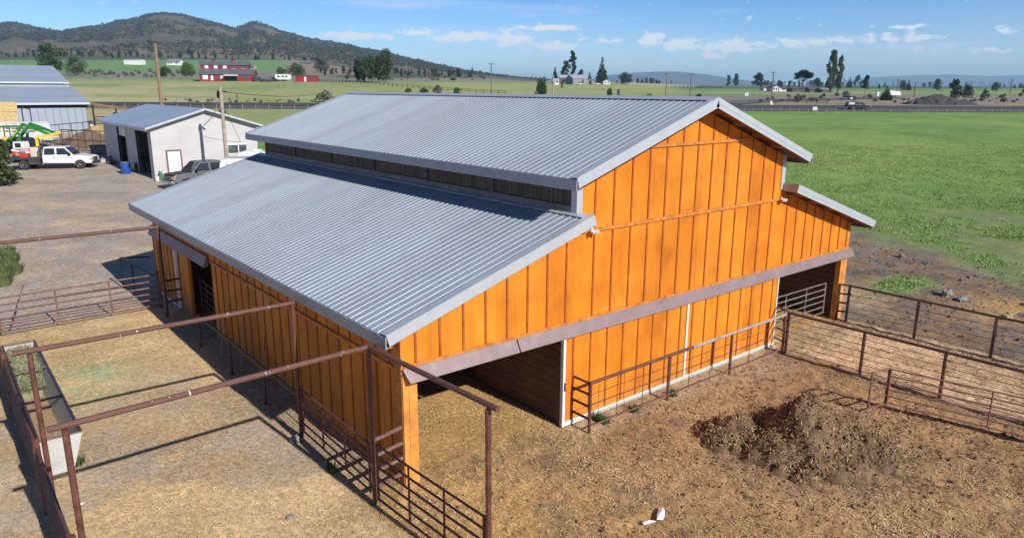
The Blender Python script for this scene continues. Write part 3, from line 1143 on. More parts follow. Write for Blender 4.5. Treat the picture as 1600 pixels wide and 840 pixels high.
pipe_frame('overhead_pipe_arch', 'overhead rusty pipe arch at the near barn corner with an arm over the front gate', [(-.85, -.2, 3.39), (-5.98, -.36, 3.33), (-.66, -3.78, 3.36)],
           [((-6.2, -.37, 3.4), (-.8, -.2, 3.42)), ((-.85, -.15, 3.42), (-.63, -4.0, 3.42))])
pipe_frame('overhead_pipe_arch', 'middle overhead pipe arch crossing the straw lane above the metal feed trough', [(-.82, 3.52, 3.38), (-5.98, 3.66, 3.33)], [((-6.25, 3.67, 3.4), (-.77, 3.52, 3.42))])
pipe_frame('overhead_pipe_arch', 'far overhead pipe arch beside the rear sliding door and the long steel gate', [(-.74, 15.75, 3.33), (-6.15, 15.95, 3.33)], [((-6.5, 15.96, 3.38), (-.7, 15.75, 3.38))], .06)


def rail_fence(name, label, pts, posts, h, zs, mat, rr=.02, top_r=.04, pr=.05, group=None, cat='fence', nm='rail', th=None, post_mat=None, z_at=None):
    """pts: polyline the rails follow, posts: list of points"""
    zf = z_at or pz
    o = thing(name, label, cat, (pts[0][0], pts[0][1], zf(*pts[0])), group=group)
    for (x, y) in posts:
        z = zf(x, y)
        MB().tube((x, y, z - .2), (x, y, z + (th or h)), pr, 8).build('post', post_mat or mat, o)
    for z in zs:
        q = MB()
        for a, b in zip(pts[:-1], pts[1:]):
            q.tube((a[0], a[1], zf(*a) + z), (b[0], b[1], zf(*b) + z), rr, 6)
        q.build(nm, mat, o)
    if top_r:
        q = MB()
        for a, b in zip(pts[:-1], pts[1:]):
            q.tube((a[0], a[1], zf(*a) + h), (b[0], b[1], zf(*b) + h), top_r, 8)
        q.build('top_rail', mat, o)
    return o


def gate(name, label, a, b, h0, h1, n, mat, ups=2, r=.022, group=None, latch=True):
    o = thing(name, label, 'gate', (a[0], a[1], pz(*a)), group=group)
    za, zb = pz(*a), pz(*b)
    P = lambda t, z: Vector((a[0] + (b[0] - a[0]) * t, a[1] + (b[1] - a[1]) * t, za + (zb - za) * t + z))
    for i in range(n):
        z = h0 + (h1 - h0) * i / (n - 1)
        MB().tube(P(0, z), P(1, z), r, 7).build('rail', mat, o)
    for i in range(ups + 2):
        t_ = i / (ups + 1)
        MB().tube(P(t_, h0 - .02), P(t_, h1 + (.02)), r * (1.15 if i in (0, ups + 1) else .95), 7).build('upright', mat, o)
    return o


gate('pipe_gate', 'long worn steel six rail gate closing the far end of the straw lane', (-5.75, 16.85), (-.62, 17.02), .15, 1.35, 6, m_rust2, 2, .03)
gate('pipe_gate', 'dark pipe gate at the near barn corner between the corner pole and the front pole', (-.86, -.38), (-.68, -3.68), .2, 1.4, 6, m_rust, 2, .024)
gate('pipe_gate', 'light rusty gate inside the open stall at the right end of the gable', (14.32, .45), (18.2, .35), .25, 1.38, 6, m_steel, 2, .026)
gate('pipe_gate', 'dark gate standing inside the rear doorway of the shaded side wall', (.25, 12.6), (.35, 15.1), .2, 1.4, 6, m_brownp, 2, .024)
# fence along the shaded side wall
o = gate('pipe_gate', 'dark pipe gate panel swung along the shaded side wall next to the near corner pole', (-.84, .0), (-.80, 3.4), .2, 1.28, 6, m_rust, 2, .024)
o = rail_fence('pipe_fence', 'dark low pipe fence along the shaded side wall ending at the rear doorway', [(-.8, 3.6), (-.78, 11.6), (-.2, 11.7)], [(-.8, 5.9), (-.79, 8.6), (-.78, 11.6)], 1.08, [.3, .65], m_brownp, .012, .036, .04)
o = thing('ladder_rail', 'short stub of four rusty rails between the near corner pole and the barn corner', 'rail', (-.8, -.1, 0))
for z in (.3, .65, 1.0, 1.36):
    MB().tube((-.8, -.1, z), (-.03, .06, z), .045, 8).build('rail', m_rust2, o)
o = thing('ladder_rail', 'three short dark rails between the far pole and the rear sliding door', 'rail', (-.7, 15.8, 0))
for z in (.55, .95, 1.35):
    MB().tube((-.7, 15.8, z), (-.14, 15.85, z), .04, 8).build('rail', m_brownp, o)
MB().tube((-.62, 17.15, -.1), (-.62, 17.15, 1.45), .06, 8).build('gate_post', m_brownp)
tag(bpy.data.objects['gate_post'], 'dark gate post at the barn end of the long steel gate', 'post')
o = thing('pipe_guard', 'black pipe guard rail standing in shade outside the far rear corner', 'guard rail', (-1.1, 20.6, pz(-1.1, 20.6)))
MB().path([(-1.15, 20.9, pz(-1.1, 20.6) - .2), (-1.15, 20.9, 1.35), (-.15, 20.4, 1.35)], .035).build('bent_rail', m_dark, o)
MB().path([(-1.15, 20.9, 1.3), (-.5, 18.6, 1.0)], .03).build('brace', m_dark, o)
MB().tube((-.9, 20.1, -.1), (-.9, 20.1, 1.2), .03).build('post', m_dark, o)
# rail fence along the left edge of the lane
lf = []
for k, (y0, y1, lab) in enumerate(((-3.6, -.45, 'near rusty pipe panel at the left picture edge, in front of the first overhead pole'), (-.3, 3.55, 'dark rusty pipe panel beside the near end of the white trough'),
                                   (3.8, 9.7, 'long rusty pipe panel running behind the white trough'), (9.8, 16.7, 'far rusty pipe panel at the left edge between the trough and the long steel gate'))):
    gate('pipe_fence', lab, (-6.12, y0), (-6.12, y1), .12, 1.42, 8, m_rust, 3 if k > 1 else 2, .03, group='pipe panels along the left of the lane')['category'] = 'fence panel'
for y in (-.36, 3.66, 9.75, 16.8):
    p = MB().tube((-6.12, y, -.2), (-6.12, y, 1.6), .065, 10).build('fence_post', m_rust)
    tag(p, {-.36: 'stout rusty fence post beside the nearest overhead frame, left of the lane', 3.66: 'stout rusty fence post at the near end of the trough', 9.75: 'rusty fence post half way along behind the trough', 16.8: 'leaning rusty fence post at the left end of the long steel gate'}[y], 'post', 'posts of the left fence')
o = thing('loose_rail', 'thin rusty pole leaning on the left end of the long steel gate', 'pole', (-5.4, 17.3, 0))
MB().tube((-5.5, 16.95, .2), (-4.85, 17.6, 1.55), .022).build('pole', m_rust2, o)

# guard fence in front of the gable doors
def gz(x, y): return 0.0
o = thing('mesh_fence', 'pipe and wire fence guarding the closed sliding doors of the gable', 'fence', (4.85, -.7, 0))
for x in (4.85, 7.88, 10.77, 13.68):
    MB().tube((x, -.7, -.2), (x, -.7, 1.3), .042, 10).build('post', m_rust, o)
MB().tube((4.82, -.7, 1.32), (8.9, -.7, 1.32), .042, 8).build('top_rail', m_rust, o)
MB().tube((8.9, -.7, 1.32), (13.7, -.7, 1.32), .042, 8).build('top_rail', M('bare_top_rail', (.48, .43, .40), .4, .4, var=.3, scale=3), o)
MB().tube((4.85, -.7, .16), (13.7, -.7, .16), .02, 8).build('bottom_rail', m_rust2, o)
q = MB()
for z in (.45, .72, 1.0):
    q.tube((4.85, -.7, z), (13.7, -.7, z), .007, 5)
for k in range(1, 9):
    if k % 3:
        x = 4.85 + 2.96 * k / 3
        q.tube((x, -.7, .1), (x, -.7, 1.32), .011, 5)
q.build('wire_mesh', m_rust, o)
o2 = thing('ladder_rail', 'four rung pipe end stub closing the left end of the door guard fence', 'rail', (4.8, -.4, 0))
for z in (.35, .68, 1.0, 1.3):
    MB().tube((4.85, -.66, z), (4.85, -.02, z), .034, 8).build('rung', m_rust, o2)
MB().tube((4.85, -.03, .0), (4.85, -.03, 1.33), .03, 8).build('upright', m_rust, o2)
o2 = thing('ladder_rail', 'four rung pipe stub between the right door edge and the tall pen fence', 'rail', (14, -.4, 0))
for z in (.3, .66, 1.02, 1.36):
    MB().tube((13.95, -.66, z), (14.16, -.0, z), .03, 8).build('rung', m_brownp, o2)

# cable fences of the right pens
o = rail_fence('cable_fence', 'brown pipe and cable fence running from the gable doors out to the right edge', [(13.75, -.75), (13.95, -12.5)], [(13.80, -.75), (13.86, -3.15), (13.92, -5.35), (13.95, -7.6), (13.95, -9.9)], 1.38,
               [.16, .36, .56, .76, .96, 1.16], m_brownp, .009, .042, .05)
o = rail_fence('cable_fence', 'dark pipe and cable fence on the far side of the right pen by the mud', [(18.62, -.35), (18.6, -11)], [(18.62, -.35), (18.6, -2.75), (18.55, -5.1), (18.55, -7.4), (18.55, -9.7)], 1.36,
               [.16, .38, .6, .82, 1.04], m_brownp, .009, .042, .05)
o2 = thing('ladder_rail', 'dark pipe gatepost pair with four rungs beside the right barn corner', 'rail', (18.5, -.1, 0))
for z in (.35, .68, 1.02, 1.36):
    MB().tube((18.5, .0, z), (18.68, -.36, z), .034, 8).build('rung', m_brownp, o2)
    MB().tube((18.86, .3, z), (19.3, .9, z), .03, 8).build('rung', m_brownp, o2)
MB().tube((18.52, -.02, -.2), (18.52, -.02, 1.4), .055, 8).build('upright', m_brownp, o2)
gate('pipe_gate', 'pinkish rusty gate folded open beside the right pen fence', (12.0, -4.75), (12.95, -9.2), .2, 1.15, 6, M('pink_primer_pipe', (.26, .125, .10), .6, .1, var=.25, scale=4, dirt=(.42, .3, .25), dirt_amt=.5), 1, .023)
gate('pipe_gate', 'small ladder like gate end standing beside the folded pinkish gate', (11.35, -4.55), (12.0, -4.7), .15, 1.15, 5, m_rust2, 0, .022)

# ------------------------------------------------------------------ trough
m_trough = M('galvanised_sheet', (.50, .49, .47), .5, .15, var=.12, scale=3, dirt=(.35, .28, .22), dirt_amt=.45)
m_troughin = M('trough_lining', (.36, .33, .31), .6, .1, var=.2, scale=2, dirt=(.22, .16, .11), dirt_amt=.5)
tr = thing('feed_trough', 'long white metal feed trough with a brown pipe rim, hay in its far half', 'trough', (-5.56, 9, 0))
y0, y1 = 5.2, 12.8
TL, TR, BL_, BR_ = -5.97, -5.19, -5.86, -5.46
th = .02
q = MB()
for (x0, z0, x1, z1) in ((BL_, .12, TL, .84), (BR_, .12, TR, .84)):
    s_ = 1 if x1 > -5.5 else -1
    q.hexa([(x0, y0, z0), (x0 + s_ * th, y0, z0), (x0 + s_ * th, y1, z0), (x0, y1, z0)], [(x1, y0, z1), (x1 + s_ * th, y0, z1), (x1 + s_ * th, y1, z1), (x1, y1, z1)])
q.box(BL_, BR_, y0, y1, .10, .12)
q.build('basin', m_troughin, tr)
for ya, yb in ((y0 - .03, y0 - .002), (y1 + .002, y1 + .03)):
    MB().prism([(BL_ - .03, .03), (BR_ + .05, .03), (TR + .04, .86), (TL - .03, .86)], ya, yb).build('end_panel', m_trough, tr)
MB().path([(TL, y0, .87), (TR + .02, y0, .87), (TR + .02, y1, .87), (TL, y1, .87), (TL, y0, .87)], .026).build('rim', m_brownp, tr)
for y in (7.65, 7.72, 10.2):
    MB().tube((TL, y, .86), (TR, y, .86), .02).build('cross_bar', m_brownp, tr)
q = MB()
for y in (5.6, 8, 10.4, 12.5):
    q.tube((-5.66, y, -.02), (-5.66, y, .12), .12)
q.build('foot', m_brownp, tr)


def scatter_bits(name, X, Y, Z, ln, wd, mat, kind, rng, tilt=.35, parent=None, z_off=.01):
    """many thin flakes lying about, one mesh"""
    n = len(X)
    a = rng.uniform(0, 2 * PI, n)
    l = ln * rng.uniform(.5, 1.4, n)
    w_ = wd * rng.uniform(.6, 1.4, n)
    t_ = rng.normal(0, tilt, n)
    r_ = rng.normal(0, tilt * 1.5, n)
    dx, dy, dz = np.cos(a) * np.cos(t_), np.sin(a) * np.cos(t_), np.sin(t_)
    sx, sy, sz = -np.sin(a) * np.cos(r_), np.cos(a) * np.cos(r_), np.sin(r_)
    zc = Z + z_off + np.abs(dz) * l * .5
    V = np.empty((n, 4, 3))
    for k, (p, q_) in enumerate(((-1, -1), (1, -1), (1, 1), (-1, 1))):
        V[:, k, 0] = X + dx * l * p * .5 + sx * w_ * q_ * .5
        V[:, k, 1] = Y + dy * l * p * .5 + sy * w_ * q_ * .5
        V[:, k, 2] = zc + dz * l * p * .5 + sz * w_ * q_ * .5
    Fc = np.arange(n * 4).reshape(n, 4)
    o = np_mesh(name, V.reshape(-1, 3), Fc, mat, parent)
    if kind:
        tag(o, kind=kind)
    return o


m_strawbits = foliage('straw_stalks', (.42, .27, .11), (.86, .67, .37))
m_haybits = foliage('green_hay', (.24, .25, .13), (.44, .43, .27))
n = 5200
xx = RNG.uniform(-5.88, -5.3, n); yy = 12.75 - 3.2 * RNG.beta(1.1, 1.7, n)
zz = .3 + .38 * sst(yy, 10, 4) + .06 * fbm(xx * 4, yy * 4, 3, 5)
hb = scatter_bits('hay_fill', xx, yy, zz, .14, .012, m_haybits, None, RNG, .5, tr)
hb.data.transform(Matrix.Translation((5.56, -9, 0)))
hb['kind'] = 'stuff'
MB().hexa([(BL_, 9.5, .12), (BR_, 9.5, .12), (BR_, 12.78, .12), (BL_, 12.78, .12)], [(-5.92, 9.9, .32), (-5.36, 9.9, .32), (-5.26, 12.78, .66), (-5.95, 12.78, .66)]).build('hay_bed', m_haybits, tr)
MB().hexa([(BL_, 5.22, .12), (BR_, 5.22, .12), (BR_, 9.49, .12), (BL_, 9.49, .12)], [(-5.9, 5.22, .3), (-5.40, 5.22, .3), (-5.38, 9.49, .3), (-5.91, 9.49, .3)]).build('feed_bed', M('chaff', (.36, .24, .13), .9, var=.4, scale=14, bump=.8), tr)

# loose straw over the pens and the lane
def gpos(n, x0, x1, y0, y1, dens):
    X = RNG.uniform(x0, x1, n * 3); Y = RNG.uniform(y0, y1, n * 3)
    k = RNG.uniform(0, 1, n * 3) < dens(X, Y)
    return X[k][:n], Y[k][:n]
def relief(X, Y):
    R = np.hypot(X - CAM.x, Y - CAM.y)
    pen = sst(-Y, -.4, 1) * sst(X, -1, 1) * sst(27 - X, 0, 4) * sst(R, 6, 2) * sst(42 - R, 0, 8)
    return H(X, Y) + pen * ((fbm(X * 2.2, Y * 2.2, 4, 21) - .5) * .11 + (fbm(X * 6, Y * 6, 2, 22) - .5) * .05) + (1 - pen) * sst(45 - R, 0, 10) * (fbm(X * 2, Y * 2, 3, 23) - .5) * .03
X, Y = gpos(85000, -1, 19, -11, 6, lambda x, y: np.clip(.95 - .8 * np.exp(-(((x - 8.7) / 3.2) ** 2 + ((y + 4.1) / 2.4) ** 2)), 0, 1) * np.where(x > 10, .6, 1) * (fbm(x * .9, y * .9, 3, 41) ** 1.2 * 1.6) * np.where((y > 0) & (x > 4.5), 0, 1))
scatter_bits('straw', X, Y, relief(X, Y), .075, .009, m_strawbits, 'stuff', RNG, .25)
X, Y = gpos(65000, -10, -.1, -5, 17, lambda x, y: fbm(x * .7, y * .7, 3, 43) ** 2 * 2.2)
scatter_bits('straw', X, Y, relief(X, Y), .065, .008, m_strawbits, 'stuff', RNG, .2)
X, Y = gpos(3500, -10, 0, 15, 48, lambda x, y: sst(fbm(x * .35, y * .35, 3, 44), .52, .2))
scatter_bits('straw', X, Y, relief(X, Y), .11, .02, m_strawbits, 'stuff', RNG, .2)
m_clod = foliage('dung_clods', (.12, .07, .038), (.32, .205, .115))
def clods(name, X, Y, Z, r, mat, rng, kind='stuff'):
    n = len(X)
    base = np.array([(1, 0, 0), (-.5, .87, 0), (-.5, -.87, 0), (0, 0, .9), (0, 0, -.6)])
    fs = np.array([(0, 1, 3), (1, 2, 3), (2, 0, 3), (1, 0, 4), (2, 1, 4), (0, 2, 4)])
    rr = r * rng.lognormal(0, .45, n)
    a = rng.uniform(0, 2 * PI, n)
    jit = rng.uniform(.6, 1.3, (n, 5, 1))
    B = base[None] * jit * rr[:, None, None]
    V = np.empty((n, 5, 3))
    V[..., 0] = X[:, None] + B[..., 0] * np.cos(a)[:, None] - B[..., 1] * np.sin(a)[:, None]
    V[..., 1] = Y[:, None] + B[..., 0] * np.sin(a)[:, None] + B[..., 1] * np.cos(a)[:, None]
    V[..., 2] = Z[:, None] + B[..., 2] + rr[:, None] * .2
    Fc = (fs[None] + (np.arange(n) * 5)[:, None, None]).reshape(-1, 3)
    o = np_mesh(name, V.reshape(-1, 3), Fc, mat)
    return tag(o, kind=kind)
X, Y = gpos(8500, -.5, 18.5, -11, -.6, lambda x, y: (.16 + np.exp(-(((x - 8.6) / 3.2) ** 2 + ((y + 4.3) / 2.4) ** 2)) + .3 * sst(x, 9, 3)) * sst(fbm(x * .8, y * .8, 3, 45), .36, .3) * np.where((x > 13.4) & (x < 18), .3, 1))
clods('manure', X, Y, relief(X, Y), .022, m_clod, RNG)
X, Y = gpos(1500, 18.9, 32, -9, 6, lambda x, y: sst(fbm(x * .6, y * .6, 3, 46), .4, .3))
clods('mud_clods', X, Y, relief(X, Y), .04, foliage('mud_clod', (.12, .09, .065), (.30, .24, .19)), RNG)

# manure pile: a heap of its own
def heap(name, c, rx, ry, h, mat, seed, res=.07, rough=.3, rz=0., peaks=((0, 0, 1, 1),), fine=.07, skirt=.12, pw=1.0):
    g = np.arange(-1.35, 1.35, res / max(rx, ry))
    U, Vv = np.meshgrid(g, g, indexing='ij')
    X0, Y0 = U * rx, Vv * ry
    X = c[0] + X0 * math.cos(rz) - Y0 * math.sin(rz)
    Y = c[1] + X0 * math.sin(rz) + Y0 * math.cos(rz)
    wob = (fbm(X * 1.1, Y * 1.1, 3, seed) - .5) * .9
    z = np.zeros_like(U)
    for (a, b, s_, k) in peaks:
        d = np.hypot((U - a) / s_, (Vv - b) / s_) + wob * .5
        z = np.maximum(z, k * np.clip(1 - d, 0, 1) ** pw)
    z = z * h * (1 + rough * (fbm(X * 1.7, Y * 1.7, 3, seed + 1) - .5)) + (fbm(X * 3, Y * 3, 3, seed + 2) - .5) * fine * sst(z, .0, .25) + (fbm(X * 7, Y * 7, 3, seed + 3) - .5) * fine * 1.1 * sst(z, .0, .25)
    Z = H(X, Y) + z - skirt * (1 - sst(z, .0, .12))
    n, m = X.shape
    i, j = np.meshgrid(np.arange(n - 1), np.arange(m - 1), indexing='ij')
    Fc = np.stack([i * m + j, (i + 1) * m + j, (i + 1) * m + j + 1, i * m + j + 1], -1).reshape(-1, 4)
    o = np_mesh(name, np.stack([X, Y, Z], -1).reshape(-1, 3), Fc, mat, smooth=False)
    return o, X, Y, Z, z


t = NT('manure_heap')
f1 = t.remap(t.noise(1.6, 5, .65), .35, .65)
cc_ = t.mix(f1, (.135, .083, .046), (.28, .187, .108))
cc_ = t.mix(t.math('MULTIPLY', t.remap(t.noise(24, 3, .7), .58, .72), .6), cc_, (.36, .26, .15))
cc_ = t.mix(t.math('MULTIPLY', t.remap(t.noise(.9, 3), .55, .7), .5), cc_, (.26, .16, .075))
t.color(cc_)
t.bump(t.noise(22, 4, .8), .9, .05)
m_heap = t.set(.95, 0, .1)
mp, hx, hy, hzz, hz0 = heap('manure_pile', (8.2, -4.5), 2.05, 1.9, 1.35, m_heap, 61, .045, .4, -.3, ((.05, .0, .95, .95), (.25, .45, .7, .62), (-.45, .55, .6, .5), (.55, -.3, .6, .45)), .15, pw=1.3)
tag(mp, 'dark brown manure pile heaped in the pen in front of the gable', 'manure pile')
sel = RNG.choice(np.flatnonzero(hz0.ravel() > .10), 4200)
clods('manure', hx.ravel()[sel] + RNG.normal(0, .04, 4200), hy.ravel()[sel] + RNG.normal(0, .04, 4200), hzz.ravel()[sel], .024, m_clod, RNG)

sel = RNG.choice(np.flatnonzero(hz0.ravel() > .04), 2200)
scatter_bits('straw', hx.ravel()[sel] + RNG.normal(0, .03, 2200), hy.ravel()[sel] + RNG.normal(0, .03, 2200), hzz.ravel()[sel], .085, .010, m_strawbits, 'stuff', RNG, .5)
# torn plastic on the straw
m_plast = M('torn_plastic', (.72, .70, .68), .5, var=.12, scale=6)
def scrap(name, label, P, pts, mat, seed, cat='litter'):
    rr = random.Random(seed)
    o = MB()
    n = len(pts)
    top = [(P[0] + x, P[1] + y, P[2] + .03 + rr.uniform(0, .06)) for x, y in pts]
    bot = [(x, y, z - .012) for x, y, z in top]
    c = (sum(v[0] for v in top) / n, sum(v[1] for v in top) / n, P[2] + .09)
    fs = [(i, (i + 1) % n, 2 * n) for i in range(n)] + [((i + 1) % n + n, i + n, 2 * n + 1) for i in range(n)] + [(i, i + n, (i + 1) % n + n, (i + 1) % n) for i in range(n)]
    o.add(top + bot + [c, (c[0], c[1], c[2] - .012)], fs)
    return tag(o.build(name, mat), label, cat)
P = at(1033, 806)
scrap('plastic_scrap', 'larger torn strip of whitish plastic lying on the straw', P, [(-.2, -.05), (-.05, .06), (.12, .16), (.2, .13), (.14, .02), (.02, -.07), (-.1, -.12)], m_plast, 3)
P = at(1012, 818)
scrap('plastic_scrap', 'thin pale plastic strip left of the larger torn piece', P, [(-.12, .0), (.0, -.03), (.14, -.09), (.16, -.05), (.0, .03), (-.1, .06)], m_plast, 4)
P = at(124, 792)
scrap('plastic_scrap', 'small white scrap on the straw beside the nearest left pole', P, [(-.1, -.03), (.08, -.03), (.12, .02), (-.08, .03)], m_plast, 5)
# stones, blocks, tools, weeds
m_stone = M('grey_stone', (.21, .20, .19), .9, var=.3, scale=6, bump=.6)
def rock(label, P, r, seed, mat=m_stone, name='rock', group=None):
    b_ = MB().blob((P[0], P[1], P[2] + r[2] * .55), r, seed, 9, 6, .2)
    return tag(b_.build(name, mat, smooth=False), label, 'rock', group)
rock('light grey rock on the green patch beyond the right fence', at(1480, 462), (.28, .22, .2), 1)
rock('flat grey rock right of the other one beyond the right fence', at(1502, 469), (.32, .2, .12), 2)
rock('grey stone at the foot of the side wall fence below the second overhead post', at(462, 690), (.13, .12, .11), 3)
rock('yellowish lump on the dung beyond the right fence', at(1573, 497), (.24, .2, .14), 4, M('yellow_lump', (.34, .25, .12), .9, var=.3))
rock('small pale stone on the bare ground of the lane', at(455, 808), (.09, .07, .04), 6)
m_handle = M('tool_handle', (.5, .33, .16), .7)
for k, (px_, py_, top, lab) in enumerate(((377, 575, 1.75, 'wooden handled tool leaning on the side wall fence'), (345, 560, 1.35, 'shorter pale handled tool near the rear doorway'), (407, 592, 1.2, 'thin pale stick leaning against the side wall'))):
    P = at(px_, py_)
    o = thing('yard_tool', lab, 'tool', P, group='tools leaning along the side wall')
    MB().tube((P.x, P.y, .02), (P.x + .25, P.y + .1, top), .018).build('shaft', m_handle, o)
    MB().tube((P.x + .21, P.y + .084, top - .35), (P.x + .255, P.y + .102, top + .02), .022).build('grip', m_dark, o)


def leafy_tuft(name, label, P, r, h, n, mat, seed, group=None, cat='weed'):
    rng = np.random.default_rng(seed)
    a = rng.uniform(0, 2 * PI, n); rad = r * np.sqrt(rng.uniform(0, 1, n)) * .6
    X, Y = P[0] + np.cos(a) * rad, P[1] + np.sin(a) * rad
    hh = h * rng.uniform(.5, 1.1, n)
    lean = rng.uniform(.1, .6, n)
    wv = .05 * rng.uniform(.5, 1.3, n) * (h / .3)
    sx, sy = -np.sin(a), np.cos(a)
    V = np.empty((n, 3, 3))
    V[:, 0] = np.stack([X + sx * wv / 2, Y + sy * wv / 2, np.full(n, P[2] - .02)], -1)
    V[:, 1] = np.stack([X - sx * wv / 2, Y - sy * wv / 2, np.full(n, P[2] - .02)], -1)
    V[:, 2] = np.stack([X + np.cos(a) * hh * lean, Y + np.sin(a) * hh * lean, P[2] + hh], -1)
    o = np_mesh(name, (V.reshape(-1, 3) - np.array(P)), np.arange(n * 3).reshape(n, 3), mat)
    o.location = P
    return tag(o, label, cat, group)


m_weed = foliage('weed_leaf', (.045, .09, .02), (.12, .20, .05))
for k, (px_, py_, lab) in enumerate(((932, 655, 'small weed tuft by the near end of the door guard fence'), (990, 641, 'bright weed tuft under the guard fence half way along the left door'), (1050, 618, 'small weed under the white door edge behind the second fence post'), (945, 660, 'tiny weed beside the fence post at the left door edge'), (520, 735, 'green weed in the shade below the side fence'), (122, 726, 'thin green tuft in front of the trough end'))):
    leafy_tuft('weed', lab, at(px_, py_), .22, .22, 90, m_weed, 100 + k, 'weeds in the pens')
m_weed2 = foliage('yard_weed', (.07, .10, .04), (.22, .24, .10))
for k, (px_, py_, r_) in enumerate(((6, 398, .8), (12, 416, .6), (4, 432, .7), (18, 408, .5), (2, 446, .6), (24, 428, .4))):
    leafy_tuft('weed', 'green roadside weed clump at the left picture edge beyond the long gate', at(px_, py_), r_, .5, 320, m_weed2, 140 + k, 'weeds at the left edge of the yard')
# grass of the big pasture
def grass_sheet():
    n = 260000
    rng = np.random.default_rng(91)
    d = 24 * (125 / 24) ** (rng.uniform(0, 1, n))
    u = rng.uniform(.18, .80, n)
    X = CAM.x + FH[0] * d + RH[0] * u * d; Y = CAM.y + FH[1] * d + RH[1] * u * d
    Z = H(X, Y)
    c = cover(X, Y, Z)
    k = (c[:, 1] > c[:, 0] * 1.35) & (X > 19.5)
    X, Y, d = X[k], Y[k], d[k]; n = len(X)
    R = np.hypot(X - CAM.x, Y - CAM.y)
    Z = H(X, Y) + sst(X, 22, 4) * sst(100 - R, 0, 40) * (fbm(X * .5, Y * .5, 3, 24) - .5) * .22
    cl = fbm(X * .5, Y * .5, 3, 71)
    h = (.035 + .045 * sst(cl, .42, .3)) * rng.uniform(.6, 1.4, n) * (1 - sst(d, 95, 50) * .7)
    a = rng.uniform(0, 2 * PI, n)
    wv = .013 * (1 + d / 35)
    V = np.empty((n, 3, 3))
    V[:, 0] = np.stack([X - np.sin(a) * wv, Y + np.cos(a) * wv, Z - .02], -1)
    V[:, 1] = np.stack([X + np.sin(a) * wv, Y - np.cos(a) * wv, Z - .02], -1)
    V[:, 2] = np.stack([X + np.cos(a) * h * .6, Y + np.sin(a) * h * .6, Z + h], -1)
    o = np_mesh('grass', V.reshape(-1, 3), np.arange(n * 3).reshape(n, 3), foliage('pasture_blades', (.20, .295, .08), (.34, .435, .15)))
    tag(o, kind='stuff')
grass_sheet()
# ------------------------------------------------------------------ helpers for the background
def hz_at(P, py):
    """height above P that is seen in picture row py"""
    lo, hi = P[2] - 5, P[2] + 90
    for _ in range(50):
        m = (lo + hi) / 2
        d = Vector((P[0], P[1], m)) - CAM
        if 420 - F * d.dot(UPV) / d.dot(FWD) > py:
            lo = m
        else:
            hi = m
    return m - P[2]


# ------------------------------------------------------------------ road
m_asph = M('asphalt', (.055, .053, .058), .85, var=.2, scale=.4, dirt=(.11, .10, .095), dirt_amt=.5)
m_should = M('gravel_shoulder_mix', (.12, .105, .10), .9, var=.2, scale=.5, dirt=(.19, .16, .13), dirt_amt=.5)


def ribbon(name, d0, d1, u0, u1, mat, lift, n=160, k=6):
    us = np.linspace(u0, u1, n)
    ds = np.linspace(d0, d1, k)
    U, D = np.meshgrid(us, ds, indexing='ij')
    X = CAM.x + FH[0] * D + RH[0] * U * D
    Y = CAM.y + FH[1] * D + RH[1] * U * D
    Z = H(X, Y) + lift
    i, j = np.meshgrid(np.arange(n - 1), np.arange(k - 1), indexing='ij')
    Fc = np.stack([i * k + j, (i + 1) * k + j, (i + 1) * k + j + 1, i * k + j + 1], -1).reshape(-1, 4)
    return tag(np_mesh(name, np.stack([X, Y, Z], -1).reshape(-1, 3), Fc, mat), kind='structure')


ribbon('road', 196.5, 206.5, -1.05, 1.3, m_asph, .16)
ribbon('road_shoulder', 188.5, 196.5, -1.05, 1.3, m_should, .10)
q = MB()
pts = [at(px_, py_) for px_, py_ in ((1130, 162.5), (1180, 158.5), (1240, 156.2), (1310, 154.5), (1400, 153.0))]
for a, b_ in zip(pts[:-1], pts[1:]):
    for s_ in range(6):
        p0, p1 = a.lerp(b_, s_ / 6), a.lerp(b_, (s_ + 1) / 6)
        n_ = Vector((-(b_ - a).y, (b_ - a).x, 0)).normalized() * 5.5
        vs = [p0 - n_, p1 - n_, p1 + n_, p0 + n_]
        q.add([(v.x, v.y, Hs(v.x, v.y) + .2) for v in vs], [(0, 1, 2, 3)])
tag(q.build('side_road', m_should), kind='structure')

# ------------------------------------------------------------------ trees
m_bark = M('bark', (.12, .085, .06), .9, var=.3, scale=3)
FOL = {
    'green': foliage('broad_leaves', (.030, .062, .018), (.085, .135, .040)),
    'light': foliage('pale_leaves', (.055, .085, .035), (.15, .18, .085)),
    'dark': foliage('dark_needles', (.014, .030, .014), (.045, .070, .030)),
    'poplar': foliage('poplar_leaves', (.040, .065, .032), (.12, .145, .085)),
    'juniper': foliage('juniper_scales', (.030, .048, .024), (.085, .105, .055)),
    'sage': foliage('sage_leaves', (.11, .115, .085), (.24, .235, .18)),
    'fresh': foliage('fresh_leaves', (.055, .10, .02), (.14, .20, .05)),
    'bush': foliage('bush_juniper', (.035, .055, .018), (.10, .125, .035)),
}


